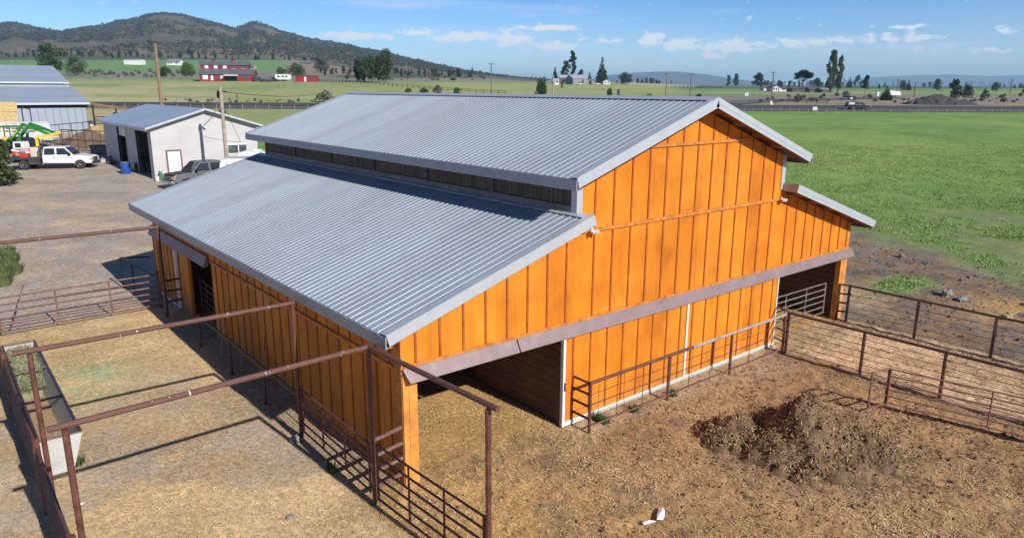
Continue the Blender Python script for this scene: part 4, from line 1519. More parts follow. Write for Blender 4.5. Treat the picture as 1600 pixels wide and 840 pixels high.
def leaf_cloud(C, n_total, size, rng, weights=None):
    """C: list of (centre, radii) clumps; returns quads filling them, denser near their shells"""
    k = len(C)
    wts = np.array([c[1][0] * c[1][1] * c[1][2] for c in C]) ** .7
    wts = wts / wts.sum()
    idx = rng.choice(k, n_total, p=wts)
    cen = np.array([c[0] for c in C])[idx]
    rad = np.array([c[1] for c in C])[idx]
    d = rng.normal(size=(n_total, 3))
    d /= np.linalg.norm(d, axis=1)[:, None]
    r = rng.uniform(.35, 1, n_total) ** .5
    P = cen + d * rad * r[:, None]
    nrm = d + rng.normal(size=(n_total, 3)) * .7
    nrm /= np.linalg.norm(nrm, axis=1)[:, None]
    t1 = np.cross(nrm, rng.normal(size=(n_total, 3)))
    t1 /= np.linalg.norm(t1, axis=1)[:, None] + 1e-9
    t2 = np.cross(nrm, t1)
    s = size * rng.uniform(.55, 1.3, n_total)
    V = np.empty((n_total, 4, 3))
    for i, (a, b) in enumerate(((-1, -.6), (1, -.6), (.7, .7), (-.7, .7))):
        V[:, i] = P + t1 * (a * s * .5)[:, None] + t2 * (b * s * .5)[:, None]
    return V


def tree_parts(kind, h, w, seed):
    """returns (trunk MB, leaf quads) of a tree with its foot at the origin"""
    rng = np.random.default_rng(seed)
    rr = random.Random(seed)
    tb = MB()
    C = []
    tr_h = h * .3
    if kind in ('green', 'light', 'fresh'):
        tr = .022 * h + .04
        top = Vector((rr.uniform(-.04, .04) * h, rr.uniform(-.04, .04) * h, h * .55))
        tb.tube((0, 0, -.3), top, tr, 8, tr * .45)
        nc = 26
        for i in range(nc):
            t_ = rr.uniform(.0, 1)
            z = h * (.22 + .70 * t_)
            env = math.sin(min(1, (t_ * .9 + .16)) * PI) ** .6
            a = rr.uniform(0, 2 * PI)
            r_ = w / 2 * env * math.sqrt(rr.uniform(.05, 1)) * .82
            cr = w * rr.uniform(.11, .2)
            c = (math.cos(a) * r_, math.sin(a) * r_, min(z, h - cr * .7))
            C.append((c, (cr, cr, cr * rr.uniform(.7, 1.0))))
            if i % 2 == 0:
                f = rr.uniform(.35, .9)
                tb.tube(top * f, c, tr * .35, 5, tr * .08)
        n, sz = 2600, max(.3, h * .05)
    elif kind == 'tall':
        tr = .02 * h
        tb.tube((0, 0, -.3), (0, 0, h * .75), tr, 8, tr * .3)
        for i in range(26):
            t_ = (i + .5) / 26
            z = h * (.14 + .82 * t_)
            env = (math.sin(min(1, t_ * .85 + .14) * PI)) ** .55
            a = rr.uniform(0, 2 * PI)
            r_ = w / 2 * env * rr.uniform(.2, .75)
            cr = w * rr.uniform(.16, .26)
            c = (math.cos(a) * r_, math.sin(a) * r_, min(z, h - cr))
            C.append((c, (cr, cr, cr * 1.3)))
            tb.tube((0, 0, max(.5, z - w * .3)), c, tr * .3, 5, tr * .08)
        n, sz = 2400, max(.3, h * .042)
    elif kind == 'poplar':
        tr = .022 * h
        tb.tube((0, 0, -.3), (0, 0, h * .85), tr, 8, tr * .2)
        for i in range(40):
            t_ = (i + .5) / 40
            z = h * (.15 + .84 * t_)
            env = (math.sin(min(1, t_ * .78 + .2) * PI)) ** .6
            a = rr.uniform(0, 2 * PI)
            r_ = w / 2 * env * rr.uniform(.25, .8)
            cr = w * rr.uniform(.10, .18)
            c = (math.cos(a) * r_, math.sin(a) * r_, min(z, h - cr))
            C.append((c, (cr, cr, cr * 2.2)))
            tb.tube((0, 0, max(.5, z - h * .1)), c, tr * .25, 5, tr * .06)
        n, sz = 2800, max(.3, h * .034)
    elif kind == 'conifer':
        tr = .02 * h
        tb.tube((0, 0, -.3), (0, 0, h * .95), tr, 8, tr * .1)
        tiers = 15
        for i in range(tiers):
            t_ = i / (tiers - 1)
            z = h * (.1 + .86 * t_)
            r_ = w / 2 * (1 - t_) ** .85 * rr.uniform(.85, 1.08) + .02 * w
            nb = max(3, int(9 * (1 - t_) + 3))
            for b in range(nb):
                a = 2 * PI * (b + rr.random()) / nb
                k = r_ * rr.uniform(.45, .8)
                cr = max(.06 * w, r_ * .33)
                c = (math.cos(a) * k, math.sin(a) * k, z - k * .22)
                C.append((c, (cr, cr, cr * .5 + h * .012)))
                if i % 3 == 0 and b % 2 == 0:
                    tb.tube((0, 0, z), c, tr * .25, 5, tr * .06)
        n, sz = 3000, max(.25, h * .042)
    elif kind == 'pine':
        tr = .018 * h
        tb.tube((0, 0, -.3), (rr.uniform(-.02, .02) * h, 0, h * .95), tr, 8, tr * .15)
        for i in range(20):
            t_ = (i + .5) / 20
            z = h * (.32 + .65 * t_)
            env = (1 - t_ * .7)
            a = rr.uniform(0, 2 * PI)
            r_ = w / 2 * env * rr.uniform(.15, .85)
            cr = w * rr.uniform(.12, .2)
            c = (math.cos(a) * r_, math.sin(a) * r_, min(z, h - cr * .8))
            C.append((c, (cr, cr, cr * .75)))
            tb.tube((0, 0, z - .03 * h), c, tr * .3, 5, tr * .06)
        n, sz = 1900, max(.3, h * .036)
    elif kind == 'umbrella':
        tr = .026 * h
        tb.tube((0, 0, -.3), (.03 * h, 0, h * .45), tr, 9, tr * .8)
        for i in range(22):
            a = rr.uniform(0, 2 * PI)
            k = math.sqrt(rr.uniform(0, 1))
            r_ = w * .40 * k
            z = h * (.58 + .28 * math.cos(k * 1.25)) + rr.uniform(-.05, .05) * h
            if rr.random() < .3:
                z -= .12 * h
            cr = w * rr.uniform(.13, .18)
            c = (math.cos(a) * r_, math.sin(a) * r_, min(z, h - cr * .7))
            C.append((c, (cr, cr, cr * .65)))
            tb.tube((.03 * h, 0, h * .43), c, tr * .4, 5, tr * .1)
        n, sz = 2800, max(.3, h * .045)
    elif kind == 'juniper':
        tr = .03 * h
        tb.tube((0, 0, -.3), (rr.uniform(-.05, .05) * h, 0, h * .7), tr, 7, tr * .3)
        for i in range(16):
            t_ = (i + .5) / 16
            z = h * (.08 + .86 * t_)
            env = (1 - t_) ** .55 * (.6 + .4 * min(1, t_ * 5))
            a = rr.uniform(0, 2 * PI)
            r_ = w / 2 * env * rr.uniform(.2, .8)
            cr = w * rr.uniform(.13, .24)
            c = (math.cos(a) * r_, math.sin(a) * r_, min(z, h - cr * .9))
            C.append((c, (cr, cr, cr * .95)))
        n, sz = 650, max(.2, h * .09)
    else:  # shrub
        tr = .02 * h
        for i in range(14):
            a = rr.uniform(0, 2 * PI)
            k = math.sqrt(rr.uniform(0, 1))
            r_ = w * .36 * k
            cr = w * rr.uniform(.12, .2)
            z = h * (.25 + .5 * (1 - k * k) * rr.uniform(.6, 1))
            c = (math.cos(a) * r_, math.sin(a) * r_, z)
            C.append((c, (cr, cr, min(cr, h * .3))))
            tb.tube((0, 0, -.1), c, .02 + tr, 5, .01)
        n, sz = 500, max(.1, h * .14)
    return tb, leaf_cloud(C, n, sz, rng)


def tree(name, label, cat, P, h, w, kind, fol, seed, group=None):
    o = thing(name, label, cat, P, group=group)
    tb, V = tree_parts(kind, h, w, seed)
    n = len(V)
    np_mesh('crown', V.reshape(-1, 3), np.arange(n * 4).reshape(n, 4), FOL[fol], o)
    tb.build('trunk' if kind != 'shrub' else 'stems', m_bark, o, world=False)
    return o


def tree_px(name, label, px_, base, top, wpx, kind, fol, seed, group=None, cat='tree'):
    P = at(px_, base)
    return tree(name, label, cat, P, hz_at(P, top), wpx / ppm(P), kind, fol, seed, group)


TREES = [
    ('broadleaf_tree', 'tallest broad green tree, right behind the long pale blue barn', 84, 117, 65, 54, 'green', 'green'),
    ('broadleaf_tree', 'paler rounded tree to the right of the tall one behind the pale blue barn', 119, 118.5, 87, 40, 'green', 'light'),
    ('broadleaf_tree', 'round green tree in front of the white house below the hill', 258, 121, 104, 21, 'green', 'green'),
    ('broadleaf_tree', 'leafy green tree touching the left gable of the red barn', 293, 124, 97, 26, 'green', 'fresh'),
    ('broadleaf_tree', 'small bright tree behind the right end of the red barn', 391, 121, 101, 13, 'green', 'fresh'),
    ('broadleaf_tree', 'pale low tree above the white camper by the red shed', 439, 123, 105, 22, 'green', 'fresh'),
    ('broadleaf_tree', 'larger green tree directly behind the red shed', 463, 124, 98, 34, 'green', 'green'),
    ('broadleaf_tree', 'dark round tree standing alone right of the red shed', 502, 113, 95, 30, 'green', 'dark'),
    ('broadleaf_tree', 'small bush like tree left of the dense tree clump', 543, 125, 113, 9, 'green', 'fresh'),
    ('tall_tree', 'leftmost tree of the dense dark clump below the hill slope', 559, 127.5, 93, 17, 'tall', 'dark'),
    ('tall_tree', 'second tree of the dense clump, slightly taller than the leftmost', 570, 128, 90, 17, 'tall', 'green'),
    ('tall_tree', 'middle narrow tree of the dense clump', 582, 128, 86, 19, 'tall', 'green'),
    ('tall_tree', 'fourth tree of the dense clump, beside its tallest', 592, 128, 88, 16, 'tall', 'dark'),
    ('tall_tree', 'tallest tree at the right end of the dense clump', 603, 129, 77, 27, 'tall', 'green'),
    ('conifer_tree', 'small pointed conifer by the short white roofed hut of the far farmstead', 867, 131, 104, 13, 'conifer', 'dark'),
    ('pine_tree', 'tall ragged pine rising above the grey farmstead sheds', 895, 131, 79, 17, 'pine', 'dark'),
    ('broadleaf_tree', 'dark spreading tree leaning left below the tall ragged pine', 885, 131, 94, 22, 'pine', 'dark'),
    ('broadleaf_tree', 'low dark tree right of the tall ragged pine', 908, 130.5, 109, 15, 'green', 'dark'),
    ('conifer_tree', 'short dark conifer between the two farmstead sheds', 921, 131, 112, 10, 'conifer', 'dark'),
    ('conifer_tree', 'large pointed dark conifer beside the white farmhouse', 940, 131.5, 89, 22, 'conifer', 'dark'),
    ('broadleaf_tree', 'wide round dark tree at the left end of the white rail fence', 977, 132.5, 112, 24, 'green', 'dark'),
    ('young_tree', 'loose young green tree just behind the barn ridge, left of the short pole', 845, 152, 124, 20, 'tall', 'green'),
    ('young_tree', 'small fresh green sapling behind the barn ridge near the dark blue sign', 952, 152.5, 138, 9, 'tall', 'fresh'),
    ('young_tree', 'bright sapling above the far end of the barn ridge', 638, 146, 138, 11, 'green', 'fresh'),
    ('young_tree', 'bright bushy sapling left of the tall utility pole', 714, 147, 137, 13, 'green', 'fresh'),
    ('conifer_tree', 'pointed juniper standing taller than its belt right of the hill', 738, 120, 104, 11, 'conifer', 'juniper'),
    ('juniper_tree', 'wide juniper left of the taller pointed one in the belt', 716, 120, 107, 12, 'juniper', 'juniper'),
    ('juniper_tree', 'broad dark juniper right of the thin pale pole', 680, 121, 110, 24, 'juniper', 'juniper'),
    ('broadleaf_tree', 'dark round tree at the right end of the white rail fence', 1184, 138, 113, 19, 'green', 'dark'),
    ('juniper_tree', 'pair forming juniper, left one, near the right end of the white fence', 1138, 134.5, 117, 10, 'juniper', 'juniper'),
    ('juniper_tree', 'taller juniper of the pair near the right end of the white fence', 1149, 135, 115, 12, 'juniper', 'dark'),
    ('umbrella_pine', 'dark umbrella shaped tree with a bare leaning trunk', 1253, 144, 107, 31, 'umbrella', 'dark'),
    ('broadleaf_tree', 'low round dark tree between the umbrella tree and the poplar', 1275, 138, 122, 19, 'green', 'dark'),
    ('poplar_tree', 'tall columnar poplar, highest tree on the right', 1297, 145, 80, 19, 'poplar', 'poplar'),
    ('poplar_tree', 'slimmer pale poplar touching the right side of the tall one', 1309, 144, 87, 13, 'poplar', 'light'),
    ('conifer_tree', 'small dark conifer right of the poplars', 1327, 137, 120, 9, 'conifer', 'dark'),
    ('pine_tree', 'thin open pine right of the small dark conifer', 1340, 137, 117, 15, 'pine', 'dark'),
    ('pine_tree', 'nearer open pine with a bare stem beyond the road, right of the poplars', 1351, 148, 117, 15, 'pine', 'dark'),
    ('conifer_tree', 'squat dense spruce near the road behind the dark pickup', 1384, 157, 134, 22, 'conifer', 'dark'),
    ('juniper_tree', 'dark juniper beside a utility pole left of the gravel heap', 1409, 141, 125, 15, 'juniper', 'juniper'),
    ('juniper_tree', 'narrow juniper right of that beside the utility pole', 1419, 141, 125, 10, 'conifer', 'dark'),
    ('juniper_tree', 'juniper on the skyline directly above the gravel heap', 1464, 141, 123, 17, 'juniper', 'juniper'),
    ('juniper_tree', 'largest ragged dark juniper right behind the gravel heap', 1489, 152, 123, 27, 'juniper', 'dark'),
    ('juniper_tree', 'rounded juniper behind the right end of the gravel heap', 1509, 153, 132, 25, 'juniper', 'juniper'),
    ('juniper_tree', 'short juniper alone right of the gravel heap', 1538, 154, 139, 17, 'juniper', 'juniper'),
    ('juniper_tree', 'round juniper on the right skyline left of the last utility pole', 1555, 143, 128, 15, 'juniper', 'juniper'),
    ('juniper_tree', 'dark juniper cut by the right picture edge', 1601, 147, 137, 12, 'juniper', 'dark'),
    ('sage_bush', 'big grey green bush at the far end of the barn roof', 508, 160, 141, 34, 'shrub', 'sage'),
    ('sage_bush', 'grey green bush above the middle of the barn ridge', 683, 147, 131, 17, 'shrub', 'sage'),
    ('sage_bush', 'lower wide bush left of the grey green one above the ridge', 663, 147, 136, 18, 'shrub', 'juniper'),
    ('sage_bush', 'large pale silvery bush beside the side road', 1248, 158, 143, 17, 'shrub', 'sage'),
    ('sage_bush', 'small dull bush right of the silvery one beside the side road', 1272, 158, 151, 12, 'shrub', 'sage'),
    ('sage_bush', 'dark green bush below the white fence behind the barn ridge', 1012, 154, 146, 22, 'shrub', 'juniper'),
    ('sage_bush', 'small bush right of the pole pair behind the barn ridge', 1092, 154.5, 145, 11, 'shrub', 'juniper'),
    ('sage_bush', 'round pale bush near the road right of the gravel heap', 1569, 160, 151, 13, 'shrub', 'sage'),
    ('sage_bush', 'low grey bush in front of the dark sheds by the poplars', 1322, 149, 141, 13, 'shrub', 'sage'),
]
for k, (nm, lab, px_, ba, tp, wp, kd, fo) in enumerate(TREES):
    tree_px(nm, lab, px_, ba, tp, wp, kd, fo, 300 + k, cat='bush' if nm == 'sage_bush' else 'tree')
# the juniper bush at the left edge of the yard
P = at(-4, 291)
tree('juniper_bush', 'dense yellow green juniper bush at the left edge in front of the white truck', 'bush', P, hz_at(P, 212), 66 / ppm(P), 'juniper', 'bush', 411)
tb, V = tree_parts('juniper', hz_at(P, 212), 66 / ppm(P), 412)
n = len(V)
jb = bpy.data.objects['juniper_bush']
V2 = [tree_parts('juniper', hz_at(P, 214), 68 / ppm(P), s_)[1] for s_ in (413, 414, 415, 416)]
VV = np.concatenate([V] + V2)
cen = VV.mean(1, keepdims=True)
VV = cen + (VV - cen) * .62
np_mesh('foliage', VV.reshape(-1, 3), np.arange(len(VV) * 4).reshape(-1, 4), FOL['bush'], jb)

# belts of small junipers and sage, every one an object
protos = {}
def proto_tree(key, kind, fol, seed, name, cat):
    o = tree(name, 'x', cat, (0, 0, 0), 5.0, 4.0 if kind == 'juniper' else 6.0 if kind == 'shrub' else 3.2, kind, fol, seed)
    protos.setdefault(key, []).append((o, children(o)))
for s_ in range(5):
    proto_tree('juniper', 'juniper' if s_ < 4 else 'conifer', ['juniper', 'dark', 'juniper', 'juniper', 'dark'][s_], 500 + s_, 'juniper_tree', 'tree')
for s_ in range(3):
    proto_tree('sage', 'shrub', 'sage', 520 + s_, 'sagebrush', 'bush')
used = set()
def belt(key, n, c0, c1, r0, r1, hp0, hp1, label, group, seed, rowf=None, wob=1.):
    rr = random.Random(seed)
    for i in range(n):
        px_ = c0 + (c1 - c0) * (i + rr.uniform(-.4, 1.4)) / n
        t_ = rr.random()
        py_ = (rowf(px_) if rowf else 0) + r0 + (r1 - r0) * t_
        P = at(px_, py_)
        pi_ = rr.randrange(len(protos[key]))
        pr_, kids = protos[key][pi_]
        if (key, pi_) not in used:
            used.add((key, pi_)); o = pr_
        else:
            o = copy_tree(pr_, kids)
        h = rr.uniform(hp0, hp1) / ppm(P)
        o.location = P
        s_ = h / 5.0
        o.scale = (s_ * rr.uniform(.85, 1.3) * wob, s_ * rr.uniform(.85, 1.3) * wob, s_)
        o.rotation_euler = (0, 0, rr.uniform(0, 6.28))
        o['label'] = label
        o['group'] = group
belt('juniper', 78, -20, 500, 0, 5, 5, 10, 'small dark juniper in the belt between the bright field and the foot of the hill', 'junipers below the hill', 601, lambda x: 86 + max(0, x - 150) * .012)
belt('juniper', 70, 500, 860, 0, 6, 6, 11, 'small dark juniper in the distant belt where the hill runs out', 'junipers where the hill runs out', 602, lambda x: 112 + (x - 500) * .017)
belt('juniper', 44, 965, 1185, 128, 132.5, 5, 10, 'small dark juniper on the skyline behind the white rail fence', 'junipers behind the white rail fence', 603)
belt('juniper', 40, 1190, 1330, 132.5, 138, 5, 11, 'small dark juniper on the skyline behind the right hand houses', 'junipers behind the right houses', 604)
belt('juniper', 46, 1330, 1625, 132.8, 139, 4, 9, 'small dark juniper on the far right skyline under the blue mountains', 'junipers on the right skyline', 605)
belt('sage', 46, 125, 300, 112.5, 122, 4, 7, 'small grey sagebrush in the strip left of the red barn', 'sagebrush left of the red barn', 606)
belt('sage', 50, 560, 900, 121, 126.5, 3, 6, 'small grey sagebrush in the strip beyond the middle pasture', 'sagebrush beyond the middle pasture', 607)
belt('sage', 60, 1190, 1630, 149, 162, 3, 7, 'small grey sagebrush on the waste ground beyond the road', 'sagebrush beyond the road', 608)
belt('sage', 22, 250, 520, 156, 161, 2.5, 6, 'small grey sagebrush along the far verge of the road', 'sagebrush along the road verge', 609)

# juniper scrub all over the hill: too many to count
idx = np.flatnonzero((HZ.ravel() > H(HX.ravel(), HY.ravel()) + 3))
nS = 75000
sel = RNG.choice(idx, nS)
gx = HX.ravel()[sel] + RNG.uniform(-10, 10, nS); gy = HY.ravel()[sel] + RNG.uniform(-10, 10, nS)
keep = fbm(gx * .006, gy * .006, 3, 77) + .25 * fbm(gx * .03, gy * .03, 2, 78) > .47
clods('juniper_scrub', gx[keep], gy[keep], HZ.ravel()[sel][keep], 1.6, foliage('scrub', (.035, .042, .028), (.07, .076, .05)), RNG)
# ------------------------------------------------------------------ farm buildings
m_bluewall = NT('blue_grey_sheet_wall')
_u = m_bluewall.t.nodes.new('ShaderNodeSeparateXYZ'); m_bluewall.l(m_bluewall.obj(), _u.inputs[0])
_g = m_bluewall.math('LESS_THAN', m_bluewall.math('FRACT', m_bluewall.math('DIVIDE', _u.outputs[0], .9)), .16)
m_bluewall.color(m_bluewall.mix(_g, m_bluewall.mix(m_bluewall.noise(.5, 4), (.27, .31, .365), (.32, .36, .42)), (.21, .25, .30)))
m_bluewall = m_bluewall.set(.45, .2)
m_siding = NT('white_lap_siding')
_u = m_siding.t.nodes.new('ShaderNodeSeparateXYZ'); m_siding.l(m_siding.obj(), _u.inputs[0])
_f = m_siding.math('FRACT', m_siding.math('DIVIDE', _u.outputs[2], .2))
m_siding.color(m_siding.mix(m_siding.remap(_f, 0, .22, .55, 0), m_siding.mix(m_siding.remap(m_siding.noise(.8, 5), .3, .7), (.46, .44, .43), (.53, .51, .50)), (.27, .26, .255)))
m_siding = m_siding.set(.6)
m_shedroof = metal_roof('pale_blue_roof_steel', (.43, .49, .545), .4, .3)
m_hole = M('dark_interior', (.018, .017, .017), .9)
m_glass = M('window_glass', (.06, .075, .09), .12, spec=.8)
m_black = M('black_rubber', (.022, .022, .022), .8)
m_chrome = M('bright_metal', (.6, .6, .6), .25, .9)


def gable_roof(q, x0, x1, y0, y1, ze, zr, ax='y', t_=.1):
    """ridge runs along ax"""
    if ax == 'y':
        xm = (x0 + x1) / 2
        for a in (x0, x1):
            q.hexa(sorted_ccw([(a, y0, ze - t_), (xm, y0, zr - t_), (xm, y1, zr - t_), (a, y1, ze - t_)]), sorted_ccw([(a, y0, ze), (xm, y0, zr), (xm, y1, zr), (a, y1, ze)]))
    else:
        ym = (y0 + y1) / 2
        for a in (y0, y1):
            q.hexa(sorted_ccw([(x0, a, ze - t_), (x0, ym, zr - t_), (x1, ym, zr - t_), (x1, a, ze - t_)]), sorted_ccw([(x0, a, ze), (x0, ym, zr), (x1, ym, zr), (x1, a, ze)]))
    return q


def sorted_ccw(l):
    return l


# white shed with two tall bays
gx0, gx1, gy0, gy1, gzb = 7.74, 16.35, 51.92, 70.2, .6
ze, zr = 5.2, 6.55
sh = thing('shed', 'white sided farm shed with a pale blue roof and two tall open bays', 'shed', ((gx0 + gx1) / 2, (gy0 + gy1) / 2, .9))
xm = (gx0 + gx1) / 2
MB().prism([(gx0, gzb), (gx1, gzb), (gx1, ze - .12), (xm, zr - .12), (gx0, ze - .12)], gy0, gy0 + .12).build('gable_wall', m_siding, sh)
MB().prism([(gx0, gzb), (gx1, gzb), (gx1, ze - .12), (xm, zr - .12), (gx0, ze - .12)], gy1 - .12, gy1).build('rear_wall', m_siding, sh)
MB().prism([(gy0 + .12, gzb), (52.7, gzb), (52.7, 4.7), (57.0, 4.7), (57.0, gzb), (60.7, gzb), (60.7, 4.7), (64.2, 4.7), (64.2, gzb), (gy1 - .12, gzb), (gy1 - .12, ze - .12), (gy0 + .12, ze - .12)], gx0, gx0 + .12, 'x').build('side_wall', m_siding, sh)
MB().box(gx1 - .12, gx1, gy0 + .12, gy1 - .12, gzb, ze - .12).build('side_wall', m_siding, sh)
r_ = gable_roof(MB(), gx0 - .45, gx1 + .45, gy0 - .5, gy1 + .5, ze - .09, zr + .04).build('roof', m_shedroof, sh)
q = MB()
for s_ in (-1, 1):
    xa = xm + s_ * (gx1 - gx0 + .9) / 2
    q.beam((xa, gy0 - .52, ze - .17), (xm, gy0 - .52, zr - .04), .05, .16)
    q.box(xa - .03, xa + .03, gy0 - .5, gy1 + .5, ze - .3, ze - .11)
q.build('roof_trim', m_flash, r_)
for ya, yb in ((52.7, 57.0), (60.7, 64.2)):
    q = MB()
    q.box(gx0 - .05, gx0 + .14, ya - .14, ya, gzb, 4.72)
    q.box(gx0 - .05, gx0 + .14, yb, yb + .14, gzb, 4.72)
    q.box(gx0 - .05, gx0 + .14, ya - .14, yb + .14, 4.72, 4.86)
    q.build('bay_frame', M('bay_frame_paint', (.50, .49, .48), .6), sh)
MB().box(gx0 + .15, gx0 + .2, 60.7, 64.2, 3.9, 4.7).build('raised_door', m_white, sh)
dz = Hs(9.3, 51.9)
d = MB().box(8.86, 9.83, gy0 - .05, gy0 - .01, dz + .15, dz + 2.2).build('door', m_white, sh)
q = MB()
q.box(8.74, 8.86, gy0 - .07, gy0 - .005, dz + .1, dz + 2.32); q.box(9.83, 9.95, gy0 - .07, gy0 - .005, dz + .1, dz + 2.32); q.box(8.86, 9.83, gy0 - .07, gy0 - .005, dz + 2.2, dz + 2.32)
q.build('door_frame', M('brown_frame', (.16, .085, .055), .7), d)
wv = MB().box(13.8, 15.35, gy0 - .03, gy0 - .012, 2.75, 3.45).build('window', m_glass, sh)
q = MB()
q.box(14.62, 14.7, gy0 - .05, gy0 - .031, 2.75, 3.45); q.box(13.74, 15.41, gy0 - .05, gy0 - .011, 2.68, 2.75); q.box(13.74, 15.41, gy0 - .05, gy0 - .011, 3.45, 3.52)
q.build('window_frame', m_white, wv)
MB().box(14.1, 14.5, gy0 + 2, gy0 + 2.5, 5.9, 6.35).build('roof_vent', m_dark, r_)

# long pale blue barn
bb = thing('metal_barn', 'long pale blue grey metal barn with a stepped roof at the left edge', 'barn', (-4, 122, 1.8))
x0, x1 = -28, 12.75
MB().box(x0, x1, 109, 109.15, .8, 5.95).build('front_wall', m_bluewall, bb)
MB().prism([(109.15, .8), (137 + 27, .8), (137 + 27, 6), (150, 8.5), (150, 9), (137, 11.55), (124, 9), (124, 8.5), (109.15, 6)], x1 - .15, x1 - .002, 'x').build('end_wall', m_bluewall, bb)
lr = MB().hexa([(x0, 108.4, 5.95), (x1 + .5, 108.4, 5.95), (x1 + .5, 124.2, 8.52), (x0, 124.2, 8.52)], [(x0, 108.4, 6.1), (x1 + .5, 108.4, 6.1), (x1 + .5, 124.2, 8.67), (x0, 124.2, 8.67)]).build('lower_roof', m_shedroof, bb)
MB().box(x0, x1 + .52, 108.33, 108.39, 5.8, 6.08).build('eave_trim', m_flash, lr)
MB().box(x0, x1 + .3, 109.0 - .02, 109.0 - .002, 5.35, 5.78).build('painted_eave_shade', m_dark, bb)  # dark strip laid on the wall as the shade under the eave
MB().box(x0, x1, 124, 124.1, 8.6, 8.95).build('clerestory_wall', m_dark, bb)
ur = MB().hexa([(x0, 123.4, 8.82), (x1 + .5, 123.4, 8.82), (x1 + .5, 137, 11.6), (x0, 137, 11.6)], [(x0, 123.4, 8.95), (x1 + .5, 123.4, 8.95), (x1 + .5, 137, 11.72), (x0, 137, 11.72)]).build('upper_roof', m_shedroof, bb)
MB().box(x0, x1 + .52, 123.33, 123.39, 8.72, 8.95).build('eave_trim', m_flash, ur)
MB().hexa([(x0, 137, 11.6), (x1 + .5, 137, 11.6), (x1 + .5, 150.6, 8.82), (x0, 150.6, 8.82)], [(x0, 137, 11.72), (x1 + .5, 137, 11.72), (x1 + .5, 150.6, 8.95), (x0, 150.6, 8.95)]).build('rear_roof', m_shedroof, bb)

# lean-to shelter with rusty edge
P = at(141, 207)
ls = thing('lean_to', 'dark open lean to with a rust edged roof beside the pale blue barn', 'shelter', (17.5, 112, 1.9))
lz = Hs(17.5, 112)
MB().hexa([(13.4, 109.5, lz + 4.0), (20.6, 107.2, lz + 2.7), (21.4, 114, lz + 2.7), (13.8, 116, lz + 4.1)], [(13.4, 109.5, lz + 4.12), (20.6, 107.2, lz + 2.82), (21.4, 114, lz + 2.82), (13.8, 116, lz + 4.22)]).build('roof', m_dark, ls)
MB().beam((13.4, 109.42, lz + 4.0), (20.6, 107.1, lz + 2.7), .1, .34).build('roof_edge', M('rusty_edge', (.22, .11, .075), .8, var=.3, scale=4), ls)
for (x, y, zt) in ((13.8, 109.8, 3.9), (16.6, 108.8, 3.4), (20.2, 107.5, 2.7)):
    MB().box(x - .1, x + .1, y - .1, y + .1, lz - .3, lz + zt).build('post', m_black, ls)
MB().box(16.8, 20.4, 112, 112.2, lz - .3, lz + 2.6).build('back_wall', m_hole, ls)
MB().box(13.5, 14.2, 113.6, 114, lz + .2, lz + 1.4).build('white_panel', m_white, ls)
P = at(156, 217)
o = thing('panel_stack', 'tan wooden board fence section behind the dirt mound by the shed', 'board fence', P)
MB().box(P.x - .9, P.x + 1.2, P.y - .05, P.y + .05, P.z - .2, P.z + 1.7).build('board', M('tan_boards', (.36, .24, .11), .8, var=.25, scale=3), o)
for dx in (-.95, 1.22):
    MB().box(P.x + dx - .05, P.x + dx + .05, P.y - .1, P.y + .1, P.z - .2, P.z + 2.1).build('post', m_black, o)
# pale rail gate sections right of the lean-to
o = gate('pipe_gate', 'white topped cattle gates behind the lean to', (19.2, 113.0), (28.5, 106.0), .4, 1.9, 5, M('white_rail', (.6, .6, .58), .6), 2, .07)
o = gate('pipe_gate', 'row of dark corral panels under the lean to', (13.6, 108.2), (20.5, 105.3), .3, 2.2, 7, m_black, 4, .06)
# corral fences beside the tractor
for k, (a, b_, h0, h1, n_, lab) in enumerate((((55, 226), (166, 213), .2, 2.1, 3, 'tall dark pipe corral fence in front of the pale blue barn'), ((100, 236), (172, 240), .2, 2.3, 3, 'nearer dark pipe corral fence between the truck and the shed'))):
    A, B = at(*a), at(*b_)
    gate('corral_fence', lab, (A.x, A.y), (B.x, B.y), h0, h1, n_, m_brownp, 5, .05)['category'] = 'fence'
o = thing('pipe_hoop', 'tall thin black pipe hoop standing against the pale blue barn wall', 'pipe frame', at(48, 224))
P = at(42, 224); P2 = at(55, 226)
ht = hz_at(P, 168)
MB().path([(P.x, P.y, P.z), (P.x, P.y, P.z + ht), (P2.x, P2.y, P2.z + ht - .1), (P2.x, P2.y, P2.z)], .06).build('bent_pipe', m_black, o)
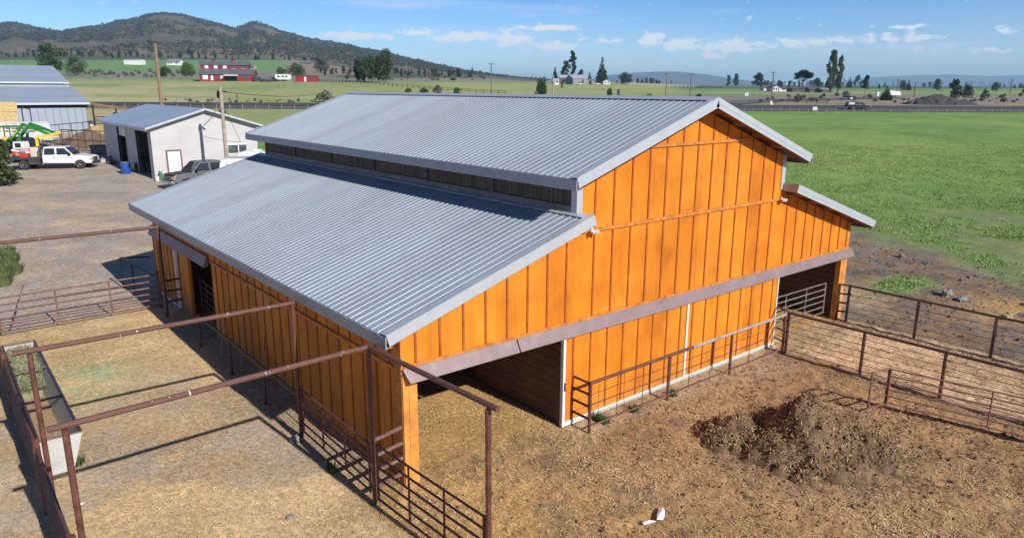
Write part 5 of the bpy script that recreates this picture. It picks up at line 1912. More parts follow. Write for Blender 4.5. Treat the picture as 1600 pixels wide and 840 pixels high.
# dirt mound and scrap
t_m = M('brown_soil', (.155, .095, .062), .95, var=.3, scale=2, bump=.8, bscale=9)
P = at(142, 229)
dm, *_ = heap('dirt_mound', (P.x, P.y), 4.2, 2.8, 2.0, t_m, 81, .2, .3, -.6, fine=.12)
tag(dm, 'brown mound of soil in the corral left of the white shed', 'dirt mound')
P = at(161, 241)
o = thing('stock_tank', 'dark oblong stock tank against the left corner of the shed', 'tank', P, -.5)
MB().prism([(-.95, .0), (.95, .0), (1.05, .95), (-1.05, .95)], -.55, .55).build('tank_body', M('dark_galvanised', (.10, .105, .115), .5, .3, var=.3), o, world=False, bevel=.06)
MB().box(-1.08, 1.08, -.6, .6, .92, .98).build('tank_rim', m_dark, o, world=False)
for k, (px_, py_, r_, c_) in enumerate(((168, 252, .35, (.35, .33, .31)), (174, 256, .3, (.10, .09, .085)), (161, 254, .28, (.42, .40, .38)), (179, 250, .4, (.05, .05, .05)))):
    P = at(px_, py_)
    b_ = MB().blob((P.x, P.y, P.z + r_ * .4), (r_ * 1.6, r_, r_ * .8), 700 + k, 8, 5, .3)
    tag(b_.build('rubble', M('rubble_tone', c_, .9, var=.3, scale=8)), ['pale lump in the scrap heap beside the shed corner', 'dark brown lump at the front of the scrap heap', 'light grey lump at the left of the scrap heap', 'black lump at the shed wall end of the scrap heap'][k], 'scrap', 'scrap heap by the shed')
# barrel
m_blue = M('blue_plastic', (.015, .065, .32), .45, var=.15, dirt=(.25, .25, .3), dirt_amt=.2)
P = at(197, 271)
o = thing('barrel', 'blue plastic barrel with a brown lid beside the shed bay', 'barrel', P)
MB().lathe([(.36, 0), (.39, .04), (.4, .28), (.42, .3), (.42, .33), (.4, .35), (.4, .6), (.42, .62), (.42, .65), (.4, .67), (.38, .92), (.36, .95)], (0, 0, 0), 20).build('drum', m_blue, o, world=False)
MB().lathe([(.36, .951), (.36, .98)], (0, 0, 0), 20).build('lid', M('lid_brown', (.28, .19, .14), .7), o, world=False)
P = at(210, 268)
o = thing('tyre_pile', 'black tyres leaning on the shed wall right of the blue barrel', 'tyres', P)
for k in range(3):
    q = MB()
    n = 18
    vs, fs = [], []
    for i in range(n):
        a = 2 * PI * i / n
        for j in range(8):
            b = 2 * PI * j / 8
            r = .30 + .1 * math.cos(b)
            vs.append((k * .55 - .4 + .12 * math.sin(b) + .25 * math.cos(a) * .3, .3 - k * .5 + r * math.cos(a), .38 + r * math.sin(a)))
    for i in range(n):
        for j in range(8):
            fs.append((i * 8 + j, ((i + 1) % n) * 8 + j, ((i + 1) % n) * 8 + (j + 1) % 8, i * 8 + (j + 1) % 8))
    q.add(vs, fs).build('tyre', m_black, o, world=False, smooth=True)
P = at(252, 281)
o = thing('gas_bottle', 'green and white bottle standing at the near corner of the shed', 'bottle', P)
MB().lathe([(.15, 0), (.16, .05), (.16, .55), (.1, .68), (.05, .72)], (0, 0, 0), 14).build('bottle_body', M('green_paint', (.03, .22, .07), .5), o, world=False)
MB().lathe([(.06, .72), (.06, .85)], (0, 0, 0), 10).build('valve', m_white, o, world=False)
P = at(246, 283)
o = thing('bucket', 'small white bucket by the shed corner in front of the silver pickup', 'bucket', P)
MB().lathe([(.13, 0), (.17, .36), (.18, .38)], (0, 0, 0), 14).build('bucket_body', m_white, o, world=False)
# hay bales stacked
m_hay = M('baled_hay', (.52, .38, .18), .95, var=.3, scale=5, bump=1., bscale=24, dirt=(.36, .24, .08), dirt_amt=.5)
P0 = atd(9, 90)
bales = []
for lv in range(4):
    for cx in range(2):
        o = MB().box(-1.2, 1.2, -.6, .6, 0, 1.2).build('hay_bale', m_hay, None, bevel=.08)
        o.location = (P0.x - .62 - 2.42 * cx + .05 * lv, P0.y, P0.z + 1.21 * lv)
        o.rotation_euler = (0, 0, .03 * ((lv + cx) % 3 - 1))
        bales.append(o)
        tag(o, f'big square straw coloured bale, {"right" if cx == 0 else "left"} column, {["lowest", "second", "third", "topmost"][lv]} in the stack by the blue barn', 'hay bale', 'bale stack by the blue barn')
# wooden poles
def pole(label, P, h, r, cross=0, wires=False, mat=None, group=None, rz=None):
    o = thing('utility_pole', label, 'utility pole', P, -YAW if rz is None else rz, group=group)
    MB().tube((0, 0, -.5), (0, 0, h), r, 10, r * .72).build('pole', mat or m_pole, o, world=False)
    if cross:
        MB().beam((-cross, r + .06, h - .5), (cross, r + .06, h - .5), .12, .16).build('cross_arm', mat or m_pole, o, world=False)
        for x in (-cross * .9, -cross * .4, cross * .4, cross * .9):
            MB().lathe([(.06, h - .42), (.08, h - .3), (.05, h - .2)], (x, r + .06, 0), 8).build('insulator', m_dark, o, world=False)
    return o
m_pole = M('pole_wood', (.24, .155, .105), .85, var=.3, scale=3)
m_pole2 = M('pale_pole_wood', (.36, .29, .225), .85, var=.3, scale=3)
m_polefar = M('grey_pole_wood', (.16, .13, .11), .85, var=.2)
Pp = Vector((12.0, 47.0, Hs(12, 47)))
p1 = pole('weathered pale pole in front of the white shed gable', Pp, hz_at(Pp, 136), .17, 0, mat=m_pole2)
hh = hz_at(Pp, 136)
q = MB(); q.beam((-.35, .2, hh - .35), (.35, .2, hh - .35), .1, .1); q.blob((-.3, .25, hh - .6), (.14, .14, .28), 4, 8, 5, .05)
q.build('bracket', m_dark, p1, world=False)
P = atd(248.5, 88)
P2t = hz_at(P, 68)
pole('tall reddish brown pole rising behind the white shed', P, P2t, .25, 0)
def wire(label, A, B, sag, r=.02):
    pts = []
    for i in range(13):
        t_ = i / 12
        p = Vector(A).lerp(Vector(B), t_)
        p.z -= sag * 4 * t_ * (1 - t_)
        pts.append(p)
    return tag(MB().path(pts, r, 5).build('overhead_wire', m_black), label, 'wire')
far = at(520, 170)
wire('dark service wire running from the pale pole over the road to the right', (Pp.x, Pp.y, Pp.z + hh - .35), (far.x, far.y, far.z + 5.0), 1.0, .03)
wire('thin stay wire slanting down the white shed gable from the pale pole', (Pp.x, Pp.y, Pp.z + hh - .9), (14.9, 51.9, 3.7), .1, .015)
for k, (px_, ba, tp, cr, lab) in enumerate(((768, 150, 98, 1.1, 'tall crossarm pole standing above the middle of the barn ridge'), (667, 128, 107, 0, 'thin pale pole in the pasture right of the dense tree clump'), (1040, 150, 114, .9, 'left crossarm pole of the pair above the front ridge end'), (1078, 152, 115, 1.3, 'right crossarm pole of the pair above the front ridge end'),
                                            (1206, 148, 112, 1.3, 'crossarm pole in front of the small white gabled house'), (1401, 147, 124, 1.2, 'crossarm pole beside the junipers left of the gravel heap'), (1578, 147, 124, 1.1, 'crossarm pole near the right picture edge'), (1428, 152, 128, 0, 'thin bare pole left above the gravel heap'))):
    P = at(px_, ba)
    pole(lab, P, hz_at(P, tp), max(.14, 1.0 / ppm(P)), cr, mat=m_polefar, group='utility poles in the distance')
P = at(864, 153)
pole('short stout pale pole with a flat top just behind the barn ridge', P, hz_at(P, 118), .3, 0, mat=m_pole2)
# ------------------------------------------------------------------ vehicles
def paint(name, c, r=.3):
    return M(name, c, r, 0, var=.05, dirt=(.30, .25, .2), dirt_amt=.12, spec=.6)
m_wpaint = paint('white_car_paint', (.74, .74, .73))
m_kpaint = paint('dark_car_paint', (.018, .02, .028))
m_spaint = paint('silver_car_paint', (.12, .125, .14))
m_rpaint = paint('red_machine_paint', (.50, .035, .03))
m_gpaint = paint('green_machine_paint', (.02, .20, .03))
m_ypaint = paint('yellow_machine_paint', (.80, .58, .06))
m_cglass = M('car_glass', (.025, .032, .04), .08, spec=.9)
m_lens = M('clear_lens', (.6, .6, .58), .15, spec=.8)
m_amber = M('amber_lens', (.7, .22, .02), .3)
m_redl = M('red_lens', (.4, .01, .01), .3)
m_tyre = M('tyre_rubber', (.028, .027, .027), .85, var=.2, dirt=(.2, .17, .14), dirt_amt=.5)
m_rim = M('wheel_rim', (.52, .52, .53), .35, .6)
m_bed = M('dark_bed_steel', (.055, .056, .06), .6, .2, var=.25, dirt=(.2, .17, .14), dirt_amt=.3)


def wheel(o, x, y, r, w_, seed=0):
    s_ = 1 if y > 0 else -1
    t_ = MB().lathe([(r * .62, -w_ / 2), (r * .9, -w_ / 2), (r, -w_ / 2 + .05), (r, w_ / 2 - .05), (r * .9, w_ / 2), (r * .62, w_ / 2)], (x, y, r), 24, 'y').build('wheel', m_tyre, o, world=False)
    MB().lathe([(.02, 0), (r * .25, .0), (r * .5, -.03), (r * .61, .005), (r * .61, -.06)] if s_ > 0 else [(.02, 0), (r * .25, 0), (r * .5, .03), (r * .61, -.005), (r * .61, .06)], (x, y + s_ * w_ / 2, r), 18, 'y').build('rim', m_rim, t_, world=False)


def arch_profile(pts_top, zb, x0, x1, arches, r):
    """side outline: top points from rear to front, bottom edge with half-round wheel arches"""
    out = list(pts_top)
    for ax in sorted(arches, reverse=True):
        zc = r * .80
        ang0 = math.asin(max(-1, min(1, (zb - zc) / (r * 1.2))))
        for i in range(11):
            a = ang0 + (PI - 2 * ang0) * i / 10
            out.append((ax + r * 1.2 * math.cos(a), zc + r * 1.2 * math.sin(a)))
    return out


def pickup(name, label, P, rz, body, lower, L_=6.2, bed='box', group=None, dark_lower=None):
    o = thing(name, label, 'pickup truck', P, rz, group)
    hw = .98
    xf, xr = L_ / 2, -L_ / 2
    wf, wr = xf - 1.0, xr + 1.35
    wr_ = .40
    cabr = xf - 4.0       # rear of a crew cab
    # front clip and cab lower body
    top = [(cabr, .55), (cabr, 1.18), (xf - 1.55, 1.2), (xf - 1.2, 1.19), (xf - .25, 1.1), (xf - .06, 1.0), (xf, .75), (xf, .5)]
    MB().prism(arch_profile(top, .5, cabr, xf, [wf], wr_), -hw, hw).build('body', body, o, world=False, bevel=.035)
    # greenhouse
    zt = 1.93
    lo_ = [(cabr + .02, -.94, 1.17), (xf - 1.42, -.94, 1.17), (xf - 1.42, .94, 1.17), (cabr + .02, .94, 1.17)]
    hi_ = [(cabr + .12, -.76, zt), (xf - 2.2, -.76, zt), (xf - 2.2, .76, zt), (cabr + .12, .76, zt)]
    cb = MB().hexa(lo_, hi_).build('cab', body, o, world=False, bevel=.05)
    def onside(x, t_, s_):   # point on the sloping cab side
        y = .94 + (.76 - .94) * t_
        return (x, s_ * (y + .012), 1.17 + (zt - 1.17) * t_)
    xm_ = (cabr + xf - 1.7) / 2 - .05
    for s_ in (-1, 1):
        for (a0, a1, b0, b1) in ((cabr + .16, xm_ - .08, cabr + .2, xm_ - .08), (xm_ + .08, xf - 1.6, xm_ + .08, xf - 2.2)):
            q = MB()
            ps = [onside(a0, .12, s_), onside(a1, .12, s_), onside(b1, .86, s_), onside(b0, .86, s_)]
            q.add(ps + [(x, y - s_ * .02, z) for x, y, z in ps], [(0, 1, 2, 3), (7, 6, 5, 4), (0, 4, 5, 1), (1, 5, 6, 2), (2, 6, 7, 3), (3, 7, 4, 0)])
            q.build('window', m_cglass, cb, world=False)
        for x in (cabr + .95, cabr + 2.0):
            MB().box(x - .07, x + .07, s_ * (hw + .018) - .015, s_ * (hw + .018) + .015, .98, 1.02).build('door_handle', m_dark, o, world=False)
        MB().box(xf - 1.85, xf - 1.68, s_ * 1.02 - .1, s_ * 1.02 + .1, 1.2, 1.42).build('mirror', m_dark, o, world=False)
        MB().box(xf - .12, xf + .012, s_ * .74 - .17, s_ * .74 + .17, .78, .97).build('headlight', m_lens, o, world=False)
        MB().box(xf - .16, xf + .008, s_ * .94 - .045, s_ * .94 + .045, .78, .95).build('turn_signal', m_amber, o, world=False)
        q = MB()
        for x in (xm_ + 0.0, cabr + .04, xf - 1.62):
            q.box(x - .006, x + .006, s_ * (hw + .003) - .003, s_ * (hw + .003) + .003, .55, 1.16)
        q.build('door_gap', m_dark, o, world=False)
        MB().box(cabr + .1, wf - .55, s_ * (hw + .02) - .06, s_ * (hw + .02) + .06, .42, .5).build('running_board', m_dark, o, world=False)
    ws = [(xf - 1.46, -.84, 1.24), (xf - 1.46, .84, 1.24), (xf - 2.13, .70, 1.88), (xf - 2.13, -.70, 1.88)]
    q = MB(); q.add([(x + .02, y, z + .015) for x, y, z in ws] + [(x - .02, y, z - .01) for x, y, z in ws], [(0, 1, 2, 3), (7, 6, 5, 4), (0, 4, 5, 1), (1, 5, 6, 2), (2, 6, 7, 3), (3, 7, 4, 0)])
    q.build('windshield', m_cglass, cb, world=False)
    q = MB(); q.box(xf - .05, xf + .015, -.54, .54, .66, 1.0)
    gr = q.build('grille', m_dark if body != m_wpaint else m_bed, o, world=False)
    q = MB()
    for k in range(3):
        q.box(xf + .012, xf + .03, -.53, .53, .72 + .1 * k, .755 + .1 * k)
    q.build('grille_bar', m_chrome, gr, world=False)
    MB().box(xf - .1, xf + .12, -.97, .97, .42, .64).build('bumper', m_chrome if body != m_wpaint else m_bed, o, world=False, bevel=.03)
    if bed == 'box':
        top = [(xr, .6), (xr, 1.2), (cabr - .04, 1.2), (cabr - .04, .55)]
        MB().prism(arch_profile(top, .55, xr, cabr, [wr], wr_), -hw, hw).build('bed_side', body, o, world=False, bevel=.03)
        MB().box(xr + .08, cabr - .1, -.8, .8, 1.201, 1.206).build('bed_floor', m_dark, o, world=False)
        for s_ in (-1, 1):
            MB().box(xr - .012, xr + .02, s_ * .88 - .07, s_ * .88 + .07, .8, 1.12).build('tail_light', m_redl, o, world=False)
        MB().box(xr - .1, xr + .04, -.95, .95, .45, .6).build('bumper', m_chrome, o, world=False, bevel=.02)
    elif bed == 'canopy':
        top = [(xr, .6), (xr, 1.2), (cabr - .04, 1.2), (cabr - .04, .55)]
        MB().prism(arch_profile(top, .55, xr, cabr, [wr], wr_), -hw, hw).build('bed_side', body, o, world=False, bevel=.03)
        cp = MB().hexa([(xr + .02, -.94, 1.2), (cabr - .04, -.94, 1.2), (cabr - .04, .94, 1.2), (xr + .02, .94, 1.2)], [(xr + .14, -.78, 1.88), (cabr - .04, -.78, 1.92), (cabr - .04, .78, 1.92), (xr + .14, .78, 1.88)]).build('canopy', body, o, world=False, bevel=.05)
        for s_ in (-1, 1):
            q = MB()
            ps = [(xr + .3, s_ * .915, 1.32), (cabr - .25, s_ * .915, 1.32), (cabr - .3, s_ * .82, 1.74), (xr + .36, s_ * .82, 1.74)]
            q.add(ps + [(x, y - s_ * .03, z) for x, y, z in ps], [(0, 1, 2, 3), (7, 6, 5, 4), (0, 4, 5, 1), (1, 5, 6, 2), (2, 6, 7, 3), (3, 7, 4, 0)])
            q.build('side_window', m_lens if s_ < 0 else m_cglass, cp, world=False)
        MB().box(xr - .1, xr + .04, -.95, .95, .45, .6).build('bumper', m_chrome, o, world=False, bevel=.02)
    else:
        fb = MB().box(xr, cabr - .1, -1.12, 1.12, .88, 1.02).build('flatbed', m_bed, o, world=False, bevel=.01)
        MB().box(xr + .2, cabr - .1, -.45, .45, .55, .88).build('chassis', m_dark, o, world=False)
        q = MB()
        q.box(cabr - .18, cabr - .1, -1.05, -.97, 1.02, 1.95); q.box(cabr - .18, cabr - .1, .97, 1.05, 1.02, 1.95)
        q.box(cabr - .18, cabr - .1, -.97, .97, 1.87, 1.95); q.box(cabr - .18, cabr - .1, -.97, .97, 1.02, 1.3)
        for k in range(5):
            y = -.65 + .325 * k
            q.box(cabr - .16, cabr - .12, y - .025, y + .025, 1.3, 1.87)
        q.build('headache_rack', m_bed, o, world=False)
        for s_ in (-1, 1):
            MB().box(cabr - 1.1, cabr - .2, s_ * .83 - .27, s_ * .83 + .27, .42, .86).build('tool_box', m_bed, o, world=False, bevel=.02)
            MB().box(xr + .02, xr + .06, s_ * .9 - .1, s_ * .9 + .1, .72, .86).build('tail_light', m_redl, o, world=False)
            MB().box(wr - .55, wr + .55, s_ * .9 - .2, s_ * .9 + .2, .86, .879).build('mudguard', m_dark, o, world=False)
    for x in (wf, wr):
        for s_ in (-1, 1):
            wheel(o, x, s_ * (.86 if x == wf or bed != 'flat' else .92), wr_, .27)
    return o


CR = -YAW
P = at(86, 262.5)
wt_ = pickup('flatbed_truck', 'white crew cab flatbed truck parked in front of the corral, facing the shed', P, CR + .20, m_wpaint, m_wpaint, 6.9, 'flat')
wt_['category'] = 'truck'
def on_truck(x, y, z):
    return wt_.location + Vector((x * math.cos(CR + .2) - y * math.sin(CR + .2), x * math.sin(CR + .2) + y * math.cos(CR + .2), z))
o = thing('tote_tank', 'cream box tank with a brown top carried behind the white cab', 'tank', on_truck(-1.25, .1, 1.03), CR + .2)
MB().box(-.45, .45, -.5, .5, 0, .85).build('tank_body', M('cream_plastic', (.58, .53, .42), .6, var=.1, dirt=(.35, .22, .12), dirt_amt=.5), o, world=False, bevel=.06)
MB().box(-.4, .4, -.45, .45, .851, .89).build('lid', M('lid_rust', (.30, .19, .11), .8), o, world=False)
o = thing('red_pump', 'red pump set with a pale pipe on the flatbed beside the cream tank', 'pump', on_truck(-2.1, -.4, 1.03), CR + .2)
MB().box(-.35, .3, -.35, .35, 0, .35).build('pump_base', m_rpaint, o, world=False, bevel=.03)
MB().blob((-.15, .0, .55), (.28, .28, .26), 5, 10, 6, .05).build('pump_body', M('pump_grey', (.35, .3, .28), .6), o, world=False)
MB().path([(.1, 0, .3), (.1, 0, .62), (.35, 0, .62)], .05).build('pipe', m_white, o, world=False)

m_hood = M('matt_dark_paint', (.02, .022, .03), .55, spec=.25)
# silver pickup and what stands behind it
h_ = CR + PI + .85
f0 = at(264, 297)
P = f0 + Vector((-math.cos(h_), -math.sin(h_), 0)) * 3.1
P.z = Hs(P.x, P.y)
sp = pickup('pickup_truck', 'silver and dark pickup with a black hood parked by the white shed door', P, h_, m_spaint, m_spaint, 6.2, 'box')
MB().hexa([(1.62, -.78, 1.212), (3.0, -.74, 1.09), (3.0, .74, 1.09), (1.62, .78, 1.212)], [(1.62, -.78, 1.235), (2.98, -.74, 1.115), (2.98, .74, 1.115), (1.62, .78, 1.235)]).build('hood_panel', m_hood, sp, world=False)
MB().box(-.75, .82, -.70, .70, 1.936, 1.95).build('roof_panel', m_kpaint, sp, world=False)
P2 = atd(388, 55.5)
tl = thing('horse_trailer', 'white box trailer with a small dark emblem, behind the silver pickup', 'trailer', P2, CR + PI + .25)
MB().prism([(-2.6, .5), (2.3, .5), (2.55, 1.2), (2.4, 2.05), (2.1, 2.3), (-2.6, 2.3)], -1.05, 1.05).build('box', m_wpaint, tl, world=False, bevel=.06)
MB().box(-2.5, 2.0, -1.0, 1.0, 2.302, 2.33).build('roof_panel', M('grey_trailer_roof', (.45, .46, .49), .5), tl, world=False)
emb = [(-.16, -.2), (-.05, -.2), (-.04, -.02), (.07, -.04), (.1, -.2), (.17, -.2), (.15, .05), (.2, .2), (.1, .17), (.05, .1), (-.08, .12), (-.18, .05), (-.22, -.08), (-.17, .0)]
for s_ in (-1, 1):
    MB().add([(1.75 + x, s_ * 1.058, 1.75 + z) for x, z in emb] + [(1.75 + x, s_ * 1.064, 1.75 + z) for x, z in emb], [tuple(range(14)), tuple(range(27, 13, -1))] + [(i, 14 + i, 14 + (i + 1) % 14, (i + 1) % 14) for i in range(14)]).build('emblem', m_black, tl, world=False)
MB().add([(2.47 - (0.0), y_, 1.62 + z_) for y_, z_ in emb] + [(2.53, y_, 1.62 + z_) for y_, z_ in emb], [tuple(range(14)), tuple(range(27, 13, -1))] + [(i, 14 + i, 14 + (i + 1) % 14, (i + 1) % 14) for i in range(14)]).build('emblem', m_black, tl, world=False)
for x in (-.6, -1.4):
    for s_ in (-1, 1):
        wheel(tl, x, s_ * .98, .36, .22)
MB().path([(2.4, 0, .55), (3.2, 0, .55)], .06).build('hitch', m_dark, tl, world=False)
P3 = atd(394, 61.5)
o = thing('camper_trailer', 'low white rounded camper parked under the shed window behind the box trailer', 'trailer', P3, CR + .12)
MB().prism([(-1.7, .45), (2.2, .45), (2.35, 1.0), (2.1, 1.75), (1.6, 2.05), (-1.2, 2.1), (-1.75, 1.6)], -1.0, 1.0).build('shell', m_wpaint, o, world=False, bevel=.12)
MB().box(-.9, .6, -1.015, -1.002, 1.25, 1.7).build('window', m_cglass, o, world=False)
MB().box(-.3, .3, -.3, .3, 2.1, 2.22).build('roof_hatch', m_white, o, world=False)
for s_ in (-1, 1):
    wheel(o, .2, s_ * .95, .33, .2)

# white stock trailer behind the tractor
P = atd(32, 84)
st_ = thing('stock_trailer', 'white slatted stock trailer behind the green tractor', 'trailer', P, CR)
MB().box(-3.2, 1.6, -1.1, 1.1, .6, 1.75).build('box', m_wpaint, st_, world=False, bevel=.04)
MB().prism([(1.6, .6), (2.0, .7), (2.1, 1.3), (1.9, 2.6), (1.6, 2.75)], -1.1, 1.1).build('nose', m_wpaint, st_, world=False, bevel=.04)
q = MB()
for z in (1.95, 2.25, 2.55):
    q.box(-3.2, 1.6, -1.1, -1.04, z, z + .14); q.box(-3.2, 1.6, 1.04, 1.1, z, z + .14)
for k in range(6):
    x = -3.15 + .95 * k
    q.box(x - .05, x + .05, -1.12, -1.03, 1.75, 2.75); q.box(x - .05, x + .05, 1.03, 1.12, 1.75, 2.75)
q.build('slats', m_white, st_, world=False)
MB().box(-3.2, 1.7, -1.12, 1.12, 2.75, 2.86).build('roof', m_wpaint, st_, world=False)
for x in (-1.2, -.3):
    for s_ in (-1, 1):
        wheel(st_, x, s_ * 1.0, .38, .24)
MB().path([(2.0, 0, .7), (3.0, 0, .7)], .07).build('hitch', m_dark, st_, world=False)

# green tractor with a raised loader
P = atd(8, 77)
tr_ = thing('tractor', 'green tractor with its front loader arms raised, behind the juniper bush', 'tractor', P, CR)
MB().prism([(-.6, .7), (1.9, .7), (2.0, .9), (1.95, 1.55), (1.7, 1.7), (.3, 1.8), (-.6, 1.5)], -.42, .42).build('hood', m_kpaint, tr_, world=False, bevel=.05)
MB().box(-1.5, -.2, -.6, .6, .8, 1.25).build('platform', m_gpaint, tr_, world=False, bevel=.03)
MB().box(-1.2, -.6, -.3, .3, 1.25, 1.75).build('seat', m_ypaint, tr_, world=False, bevel=.05)
q = MB()
for x in (-1.4, .1):
    for y in (-.65, .65):
        q.tube((x, y, 1.2), (x * .95, y * .92, 2.75), .05)
q.build('cab_post', m_dark, tr_, world=False)
MB().box(-1.6, .3, -.75, .75, 2.75, 2.88).build('cab_roof', m_gpaint, tr_, world=False, bevel=.04)
wheel(tr_, -1.0, -.85, .78, .45); wheel(tr_, -1.0, .85, .78, .45)
wheel(tr_, 1.55, -.75, .52, .32); wheel(tr_, 1.55, .75, .52, .32)
for s_ in (-1, 1):
    q = MB()
    q.beam((.0, s_ * .62, 1.45), (1.6, s_ * .62, 3.1), .12, .30)
    q.beam((1.5, s_ * .62, 3.1), (3.0, s_ * .62, 2.55), .12, .32)
    q.beam((2.9, s_ * .62, 2.6), (4.2, s_ * .62, 2.05), .12, .28)
    la = q.build('loader_arm', m_gpaint, tr_, world=False)
    MB().beam((.35, s_ * .685, 1.86), (.95, s_ * .685, 2.47), .01, .09).build('arm_stripe', m_ypaint, la, world=False)
    MB().tube((.6, s_ * .62, 1.3), (1.7, s_ * .62, 2.8), .05).build('ram', m_chrome, tr_, world=False)
    MB().beam((.9, s_ * .62, .9), (1.1, s_ * .62, 2.2), .1, .25).build('loader_post', m_gpaint, tr_, world=False)
MB().beam((3.0, -.62, 2.55), (3.0, .62, 2.55), .12, .12).build('cross_tube', m_gpaint, tr_, world=False)

# yellow grapple with dark tines
P = atd(53, 74)
gz0 = hz_at(P, 226)
gp_ = thing('hay_grapple', 'yellow hay grapple with dark curved tines standing behind the white truck', 'grapple', P, CR)
q = MB()
q.beam((-.55, 0, gz0 - 1.6), (-.55, 0, gz0 + .75), .22, .3)
q.beam((-.6, 0, gz0 + .75), (1.1, 0, gz0 + .95), .22, .3)
q.beam((1.0, 0, gz0 + .95), (1.9, 0, gz0 + 1.25), .2, .26)
q.build('arm', m_ypaint, gp_, world=False)
MB().beam((.2, -.16, gz0 + .62), (1.75, -.16, gz0 + .85), .06, .16).build('side_plate', M('cream_plate', (.72, .62, .40), .6), gp_, world=False)
for k in range(8):
    x = -.35 + .36 * k
    MB().path([(x, .0, gz0 + .55 - .03 * k), (x + .1, -.1, gz0 + .1 - .05 * k), (x + .02, -.2, gz0 - .3 - .06 * k)], .045, 6).build('tine', m_dark, gp_, world=False)
MB().path([(-.5, .0, gz0 + .5), (2.5, 0, gz0 - .1)], .05).build('tine_bar', m_dark, gp_, world=False)

# red and white skid steer
P = atd(19, 70)
sk = thing('skid_steer', 'red and white skid steer loader half hidden by the juniper bush', 'loader', P, CR)
MB().prism([(-.9, .45), (1.05, .45), (1.1, 1.2), (.85, 1.55), (-.9, 1.5)], -.75, .75).build('body', m_rpaint, sk, world=False, bevel=.05)
sk.scale = (.78, .78, .82)
MB().prism([(-.8, 1.5), (.55, 1.52), (.5, 2.35), (-.7, 2.35)], -.62, .62).build('cab', m_wpaint, sk, world=False, bevel=.05)
MB().box(-.45, .25, -.64, -.625, 1.7, 2.2).build('cab_window', m_hole, sk, world=False)
MB().box(-.6, .75, -.78, -.757, 1.2, 1.36).build('vent', m_dark, sk, world=False)
for x in (-.55, .6):
    for s_ in (-1, 1):
        wheel(sk, x, s_ * .8, .42, .28)
for s_ in (-1, 1):
    MB().beam((-.9, s_ * .72, 1.4), (1.3, s_ * .72, 1.15), .14, .2).build('lift_arm', m_wpaint, sk, world=False)
tc_ = bpy.data.curves.new('lettering', 'FONT')
tc_.body = 'Bobcat'
tc_.size = .42
tc_.extrude = .004
tmp = bpy.data.objects.new('tmp_text', tc_)
COL.objects.link(tmp)
bpy.context.view_layer.update()
me = bpy.data.meshes.new_from_object(tmp.evaluated_get(bpy.context.evaluated_depsgraph_get()))
bpy.data.objects.remove(tmp)
me.name = 'lettering'
me.transform(Matrix.Rotation(PI / 2, 4, 'X'))
me.materials.clear(); me.materials.append(m_white)
lt = bpy.data.objects.new('lettering', me)
COL.objects.link(lt)
lt.parent = sk
lt.location = (-.45, -.765, .80)

# dark pickup on the road, small white car
P = at(1341, 170)
P = atd(1341, 194); P.z += .12
pickup('pickup_truck', 'dark pickup with a canopy driving on the country road', P, CR + .02, m_kpaint, m_kpaint, 6.0, 'canopy')
def small_car(name, label, P, rz, mat, L_=4.3, H_=1.5, group=None):
    o = thing(name, label, 'car', P, rz, group)
    x0, x1 = -L_ / 2, L_ / 2
    MB().prism(arch_profile([(x0, .4), (x0 + .05, .85), (x1 - 1.2, .9), (x1 - .1, .7), (x1, .4)], .3, x0, x1, [x1 - .85, x0 + .8], .33), -.87, .87).build('body', mat, o, world=False, bevel=.04)
    c = MB().hexa([(x0 + .1, -.82, .86), (x1 - 1.1, -.82, .9), (x1 - 1.1, .82, .9), (x0 + .1, .82, .86)], [(x0 + .5, -.62, H_), (x1 - 2.0, -.62, H_), (x1 - 2.0, .62, H_), (x0 + .5, .62, H_)]).build('cabin', m_cglass, o, world=False, bevel=.04)
    MB().box(x0 + .5, x1 - 2.0, -.63, .63, H_ - .02, H_ + .03).build('roof', mat, o, world=False)
    for x in (x1 - .85, x0 + .8):
        for s_ in (-1, 1):
            wheel(o, x, s_ * .8, .33, .2)
    return o
P = at(1321, 156.3)
small_car('car', 'small silver white car parked beyond the side road below the poplars', P, CR + PI - .9, M('pale_silver_paint', (.6, .62, .66), .3, .2))
for k, (px_, py_, lab, m_) in enumerate(((404, 127.5, 'dark car parked close to the right end of the red barn', m_kpaint), (416, 128, 'dark car with a pale hood, second from the red barn', m_kpaint), (427, 127.5, 'dark car parked against the white camper', m_kpaint))):
    P = at(px_, py_)
    c = small_car('car', lab, P, CR + [.6, PI + .5, .2][k], m_, 4.8, 1.75, 'dark cars by the red barn')
    c.scale = (1.15,) * 3
P = at(443, 127)
o = thing('camper', 'white camper standing between the dark cars and the red shed', 'camper', P, CR)
MB().prism([(-3.4, .7), (3.2, .7), (3.4, 1.6), (3.2, 3.0), (-3.4, 3.1)], -1.15, 1.15).build('shell', m_wpaint, o, world=False, bevel=.06)
for x in (-1.8, .2, 1.8):
    MB().box(x - .45, x + .45, -1.17, -1.152, 1.7, 2.4).build('window', m_cglass, o, world=False)
for x in (-.5, .5):
    for s_ in (-1, 1):
        wheel(o, x, s_ * 1.0, .38, .24)

